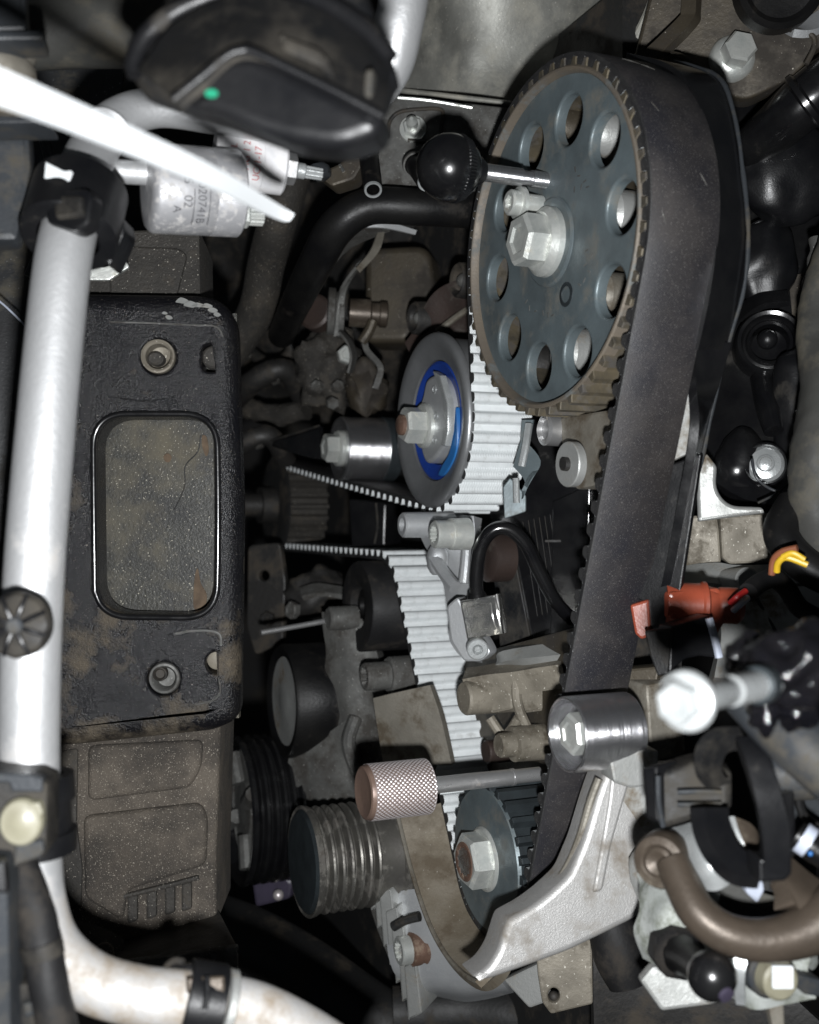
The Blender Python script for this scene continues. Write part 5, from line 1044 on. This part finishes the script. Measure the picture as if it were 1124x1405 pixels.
# aluminium support arm
ar = T('support_arm', 'bright cast aluminium support arm sweeping under the lower sprocket', 'bracket', P(800, 1200, .375))
fa = FC(.372, 790, 1200, 12, 8)
o_ = [(836, 1046), (862, 1038), (905, 1046), (912, 1100), (900, 1150), (925, 1190), (905, 1235), (870, 1262), (830, 1282), (780, 1306), (720, 1328), (668, 1346), (646, 1342), (668, 1330), (684, 1305), (694, 1272), (698, 1262), (728, 1246), (752, 1228), (782, 1200), (802, 1152), (817, 1100), (827, 1070)]
part(ar, 'arm', MB().plate(fa, rnd(o_, 12, 4), t=.016, b=.0022, st=4), m_arm, 50)
part(ar, 'raised_flank', MB().plate(fa, rnd([(838, 1062), (866, 1062), (852, 1110), (838, 1160), (826, 1222), (812, 1225), (824, 1160), (834, 1100)], 6), t=.003, b=.0010, h=.0010, st=3), m_arm, 40)
part(ar, 'end_web', MB().patch([[P(696, 1266, .384), P(690, 1290, .384), P(676, 1322, .386), P(652, 1347, .388)], [P(702, 1262, .396), P(694, 1280, .398), P(682, 1296, .402), P(668, 1310, .406)]], .003), m_guard)
part(ar, 'rear_flange', MB().plate(FC(.379, 880, 1140, 6, 4), rnd([(836, 1052), (926, 1048), (940, 1130), (932, 1214), (890, 1262), (830, 1244)], 8), t=.008, b=.0012, st=3), m_alu)
part(ar, 'top_block', MB().plate(FC(.366, 865, 1060, 10, 0), rnd([(836, 1040), (866, 1026), (905, 1030), (902, 1078), (866, 1082), (842, 1074)], 5), t=.012, b=.001), m_alu)
part(ar, 'inner_lip', MB().tube([P(x, y, .3785) for x, y in ((690, 1266), (724, 1244), (754, 1222), (778, 1190), (796, 1148), (810, 1100), (822, 1068))], .0014, 10), m_alud)
part(ar, 'fillet', MB().lump(P(905, 1200, .368), .010, .008, .013, .12, 120, 26, 18), m_alu, 60)
lp_ = T('lower_lug_plate', 'dusty beige lug plate with one hole under the support arm', 'plate', P(775, 1340, .40))
part(lp_, 'plate', MB().plate(FC(.405, 775, 1340, -6, 4), rnd([(738, 1338), (735, 1300), (812, 1250), (814, 1378), (756, 1392), (744, 1376)], 4), [circ(760, 1366, 8, 10)], t=.006, b=.0008), m_beige)
part(lp_, 'side', MB().plate(FC(.41, 728, 1360, -30), rnd([(690, 1345), (742, 1320), (748, 1376), (726, 1384)], 4), t=.006, b=.0008), m_alu)
part(lp_, 'stud', MB().ball(P(760, 1367, .408), .0020, V((0, -1, 0)), 16, 10), m_dark)
dp = T('dark_side_panel', 'dark splash panel right of the beige lug', 'panel', P(850, 1340, .42))
part(dp, 'panel', MB().patch([[P(812, 1240, .43), P(870, 1240, .43), P(990, 1250, .42)], [P(814, 1330, .42), P(880, 1330, .42), P(1060, 1340, .41)], [P(816, 1440, .42), P(890, 1440, .42), P(1180, 1450, .40)]], .004, wob=.002, wz=50), m_dark)
single('dark_cylinder', 'dark rubber cylinder between the support arm and the ball stud', 'mount', P(850, 1310, .40), MB().tube([P(838, 1262, .405), P(850, 1310, .402), P(862, 1352, .40)], [.0088, .0096, .0070], 24, 6), m_rubm, ang=60)
# plug with ring clip
pc = T('hose_quick_coupling', 'dirty black plastic plug with ribs right of the steel idler', 'coupling', P(935, 1085, .31))
f = FC(.305, 940, 1085, -12, 4)
part(pc, 'body', MB().plate(f, rnd([(900, 1060), (968, 1040), (1005, 1060), (1005, 1110), (965, 1122), (912, 1138), (902, 1130)], 6), t=.016, b=.002, st=3), m_plasd)
part(pc, 'end_cap', MB().plate(FC(.306, 892, 1090, -45), rnd([(880, 1054), (902, 1050), (906, 1132), (884, 1124)], 5), t=.010, b=.0014), m_plas)
part(pc, 'rib', MB().tube([P(930, 1087, .3005), P(960, 1086, .2995), P(990, 1087, .299)], .0007, 8), m_greyp)
part(pc, 'rib', MB().tube([P(930, 1104, .3005), P(960, 1104, .2995), P(990, 1103, .299)], .0007, 8), m_greyp)
part(pc, 'edge', MB().tube([P(903, 1064, .3005), P(904, 1100, .3005), P(910, 1134, .301)], .0008, 8), m_greyp)
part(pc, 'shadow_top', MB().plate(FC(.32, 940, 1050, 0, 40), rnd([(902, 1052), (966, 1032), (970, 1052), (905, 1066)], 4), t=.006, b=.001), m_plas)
rg = T('ring_clip', 'black plastic ring clip with curved strap beside the ribbed plug', 'clip', P(1030, 1110, .28))
def band(px0, px1, t=.0028): return MB().patch([[P(*p) for p in px0], [P(*p) for p in px1]], t, 8, 3)
part(rg, 'strap', band([(1010, 1012, .284), (1022, 1040, .278), (1036, 1090, .274), (1046, 1140, .274), (1050, 1200, .276)], [(1040, 1008, .284), (1056, 1040, .278), (1072, 1090, .274), (1084, 1140, .274), (1082, 1200, .276)]), m_plas, 50)
part(rg, 'hook', band([(1020, 1008, .286), (985, 1010, .284), (966, 1030, .283), (966, 1062, .284), (982, 1082, .286)], [(1016, 1030, .290), (1000, 1032, .289), (992, 1046, .288), (992, 1060, .289), (1002, 1074, .290)]), m_plasd, 50)
part(rg, 'lower_ring', band([(968, 1108, .287), (970, 1140, .285), (984, 1172, .283), (1006, 1196, .282), (1044, 1202, .281)], [(1000, 1108, .292), (1003, 1134, .29), (1014, 1158, .288), (1030, 1172, .287), (1048, 1176, .286)], .005), m_plas, 50)
part(rg, 'latch_block', MB().plate(FC(.276, 1064, 1194, 5), rnd([(1042, 1178), (1060, 1182), (1062, 1168), (1088, 1164), (1088, 1200), (1078, 1210), (1042, 1212)], 4), t=.008, b=.001), m_plas)
part(rg, 'side_plate', MB().plate(FC(.29, 1085, 1130, 10), rnd([(1070, 1090), (1092, 1086), (1094, 1175), (1080, 1180)], 4), t=.008, b=.001), m_gloss)
wa = T('white_cast_lug', 'very bright cast aluminium lug under the ribbed plug', 'casting', P(960, 1170, .30))
part(wa, 'lug', MB().patch([[P(905, 1140, .318), P(935, 1132, .312), P(968, 1122, .308)], [P(930, 1160, .308), P(955, 1152, .302), P(984, 1160, .300)], [P(945, 1190, .302), P(970, 1188, .296), P(1004, 1190, .296)], [P(962, 1220, .30), P(985, 1222, .296), P(1014, 1206, .298)]], .008, wob=.0005), m_zincb, 60)
part(wa, 'inner_tongue', MB().patch([[P(1000, 1118, .305), P(1030, 1130, .304), P(1045, 1150, .304)], [P(1006, 1150, .300), P(1026, 1165, .299), P(1046, 1172, .299)]], .004), m_brpipe)
part(wa, 'pale_tongue', MB().patch([[P(1000, 1120, .302), P(1008, 1140, .30), P(1018, 1164, .299)], [P(1008, 1120, .302), P(1014, 1140, .30), P(1022, 1160, .299)]], .002), m_zincb)
part(wa, 'small_lug', MB().plate(FC(.305, 1030, 1225), rnd([(1020, 1205), (1046, 1200), (1050, 1222), (1040, 1240), (1024, 1226)], 4), t=.006, b=.0008), m_gryw)
bpz = T('brown_transfer_pipe', 'brown curved metal pipe ending in a banjo eye at the lower right', 'pipe', P(960, 1260, .295))
part(bpz, 'tube', MB().tube([P(922, 1180, .302), P(936, 1212, .298), P(958, 1252, .293), P(996, 1280, .290), P(1044, 1290, .289), P(1094, 1282, .289), P(1140, 1258, .29), P(1190, 1220, .292)], [.0046, .0050, .0052, .0053, .0056, .0062, .0075, .0085], 26, 8), m_brpipe, 60)
q = P(908, 1180, .305); ax = V((-.50, -.86, .05)).normalized()
eye = part(bpz, 'banjo_eye', MB().lathe(q, ax, [(-.006, .0070), (-.004, .0078), (.001, .0078), (.0028, .0070), (.0032, .0050), (.0026, .0042)], 40, c1=False), m_brpipe)
part(eye, 'banjo_bolt', MB().lathe(q, ax, [(.001, .0045), (.0034, .0042), (.0040, .0032), (.0036, .0022), (.003, .001)], 28), m_brpipe)
part(bpz, 'cast_branch', MB().patch([[P(1086, 1176, .30), P(1130, 1210, .297), P(1190, 1230, .295)], [P(1076, 1200, .292), P(1104, 1226, .290), P(1160, 1250, .29)], [P(1090, 1238, .288), P(1104, 1252, .288), P(1160, 1270, .288)]], .006), m_brpipe, 60)
dkx = T('shadowed_recess_plate', 'dark plate in the recess behind the brown curved pipe', 'plate', P(1040, 1230, .34))
part(dkx, 'plate', MB().plate(FC(.345, 1040, 1230, 0), rnd([(960, 1180), (1120, 1150), (1125, 1290), (970, 1290)], 6), t=.004, b=.001), m_darker)
part(dkx, 'grey_tongue', MB().plate(FC(.335, 1020, 1240, -20, 30), rnd([(975, 1222), (1000, 1205), (1050, 1225), (1085, 1235), (1050, 1250)], 5), t=.003, b=.0006), m_hose)
bw = T('label_tube', 'black tube with white sleeve ring at the right edge', 'tube', P(1105, 1150, .29))
part(bw, 'tube', MB().tube([P(1092, 1145, .292), P(1120, 1165, .29), P(1170, 1190, .288)], .0040, 18), m_rub, 60)
part(bw, 'white_ring', MB().tube([P(1099, 1148, .2895), P(1112, 1157, .2885)], .0043, 18), m_gryw)
part(bw, 'blue_mark', MB().ball(P(1112, 1171, .2845), .0007, Z, 12, 8), m_bluel)
part(bw, 'grey_panel', MB().plate(FC(.33, 1105, 1100), [(1084, 1080), (1180, 1068), (1180, 1160), (1090, 1142)], t=.003, b=.0005), m_greyp)
part(bw, 'cable', MB().tube([P(1094, 1078, .312), P(1104, 1120, .312), P(1150, 1150, .31)], .0014, 10), m_rub)
# lower right casting, ball stud
lc = T('thermostat_casting', 'mottled silver casting with lobes below the brown pipe', 'casting', P(910, 1270, .33))
part(lc, 'upper_lobe', MB().patch([[P(872, 1196, .345), P(905, 1205, .335), P(944, 1214, .325)], [P(878, 1240, .335), P(915, 1240, .323), P(962, 1248, .318)], [P(868, 1276, .335), P(905, 1282, .322), P(952, 1290, .318)], [P(880, 1316, .335), P(905, 1326, .325), P(930, 1320, .322)]], .014, 7, 7, wob=.0012, wz=120), m_mott, 60)
part(lc, 'lower_plate', MB().plate(FC(.33, 930, 1355, -4, 12), rnd([(878, 1346), (896, 1325), (940, 1330), (1010, 1364), (985, 1378), (908, 1388)], 5), t=.006, b=.0012), m_alu)
part(lc, 'right_lobe', MB().patch([[P(950, 1280, .33), P(1000, 1296, .32), P(1060, 1300, .312), P(1120, 1290, .31)], [P(975, 1320, .328), P(1010, 1330, .312), P(1060, 1336, .304), P(1110, 1330, .305)], [P(990, 1360, .328), P(1020, 1378, .314), P(1056, 1384, .308), P(1120, 1370, .308)]], .012, 7, 6, wob=.0012, wz=120), m_mott, 60)
part(lc, 'bright_band', MB().patch([[P(1008, 1308, .301), P(1026, 1310, .300)], [P(1006, 1340, .300), P(1022, 1342, .299)], [P(1010, 1378, .304), P(1022, 1380, .303)]], .003), m_zincb)
part(lc, 'tail', MB().plate(FC(.31, 1066, 1385), rnd([(1054, 1376), (1076, 1372), (1078, 1420), (1062, 1420)], 3), t=.004, b=.0006), m_alud)
lbx = T('sticker_boss', 'short round metal boss carrying a blank white square sticker', 'boss', P(1062, 1340, .295))
q = P(1060, 1338, .302); ax = V((.25, -1, .02)).normalized()
part(lbx, 'boss', MB().lathe(q, ax, [(-.004, .0056), (.004, .0054), (.0048, .0046), (.0050, .002)], 32), m_cream)
part(lbx, 'dark_collar', MB().lathe(q, ax, [(-.005, .0068), (-.001, .0068), (0, .006)], 32), m_greyp)
part(lbx, 'sticker', MB().plate(FC(.2945, 1075, 1341, 12, -4, -6), rnd([(1061, 1326), (1089, 1326), (1089, 1357), (1061, 1357)], 2), t=.0008, b=.0001), m_white)
single('blue_grey_tab', 'small blue grey plastic tab right of the white sticker', 'tab', P(1110, 1350, .30), MB().plate(FC(.30, 1108, 1350, 10), rnd([(1094, 1336), (1130, 1346), (1150, 1372), (1106, 1366), (1090, 1352)], 4), t=.006, b=.0008), m_greyp)
s_a = P(930, 1306, .318); s_b = P(977, 1339, .288); ax = (s_b-s_a).normalized(); L_ = (s_b-s_a).length
bs2 = T('ball_stud', 'black ball stud on a conical hexagon base at the bottom right', 'ball stud', s_a)
part(bs2, 'base', MB().lathe(s_a, ax, [(-.006, .0075), (.002, .0077), (.004, .0066), (.006, .0048)], 8, .2), m_rubm, 20)
part(bs2, 'neck', MB().lathe(s_a, ax, [(.002, .0062), (.010, .0046), (L_-.004, .0044)], 28), m_rub)
part(bs2, 'ball', MB().ball(s_b, .0065, ax, 40, 24), m_gloss)
part(bs2, 'flat', MB().lathe(s_b+(-s_b).normalized()*.0002+V((.0022, -.0053, -.0026)), V((.38, -.85, -.42)).normalized(), [(-.001, .0022), (.0006, .0021), (.0007, .001)], 24), m_purp)
# bottom: dark hoses and purple thing
single('bottom_hose', 'fat dark hose almost lost in the shadow at the bottom middle', 'hose', P(420, 1330, .60), MB().tube([P(300, 1270, .62), P(350, 1290, .61), P(420, 1330, .60), P(520, 1400, .59), P(640, 1470, .58)], .017, 22, 6), m_darker, ang=60)
single('lower_cross_tube', 'dark tube crossing the shadow below the grey alternator housing', 'tube', P(680, 1385, .55), MB().tube([P(540, 1390, .56), P(640, 1386, .56), P(740, 1396, .55), P(860, 1420, .55)], .013, 22, 6), m_darker, ang=60)
pu = T('purple_plug', 'dim purple plastic plug between the two ribbed pulleys', 'plug', P(365, 1222, .60))
part(pu, 'body', MB().plate(FC(.60, 365, 1222, -15), rnd([(344, 1204), (384, 1196), (402, 1210), (398, 1234), (350, 1246)], 6), t=.012, b=.002), m_purp)
part(pu, 'lug', MB().ball(P(382, 1228, .592), .003, Z, 14, 10), m_pink)
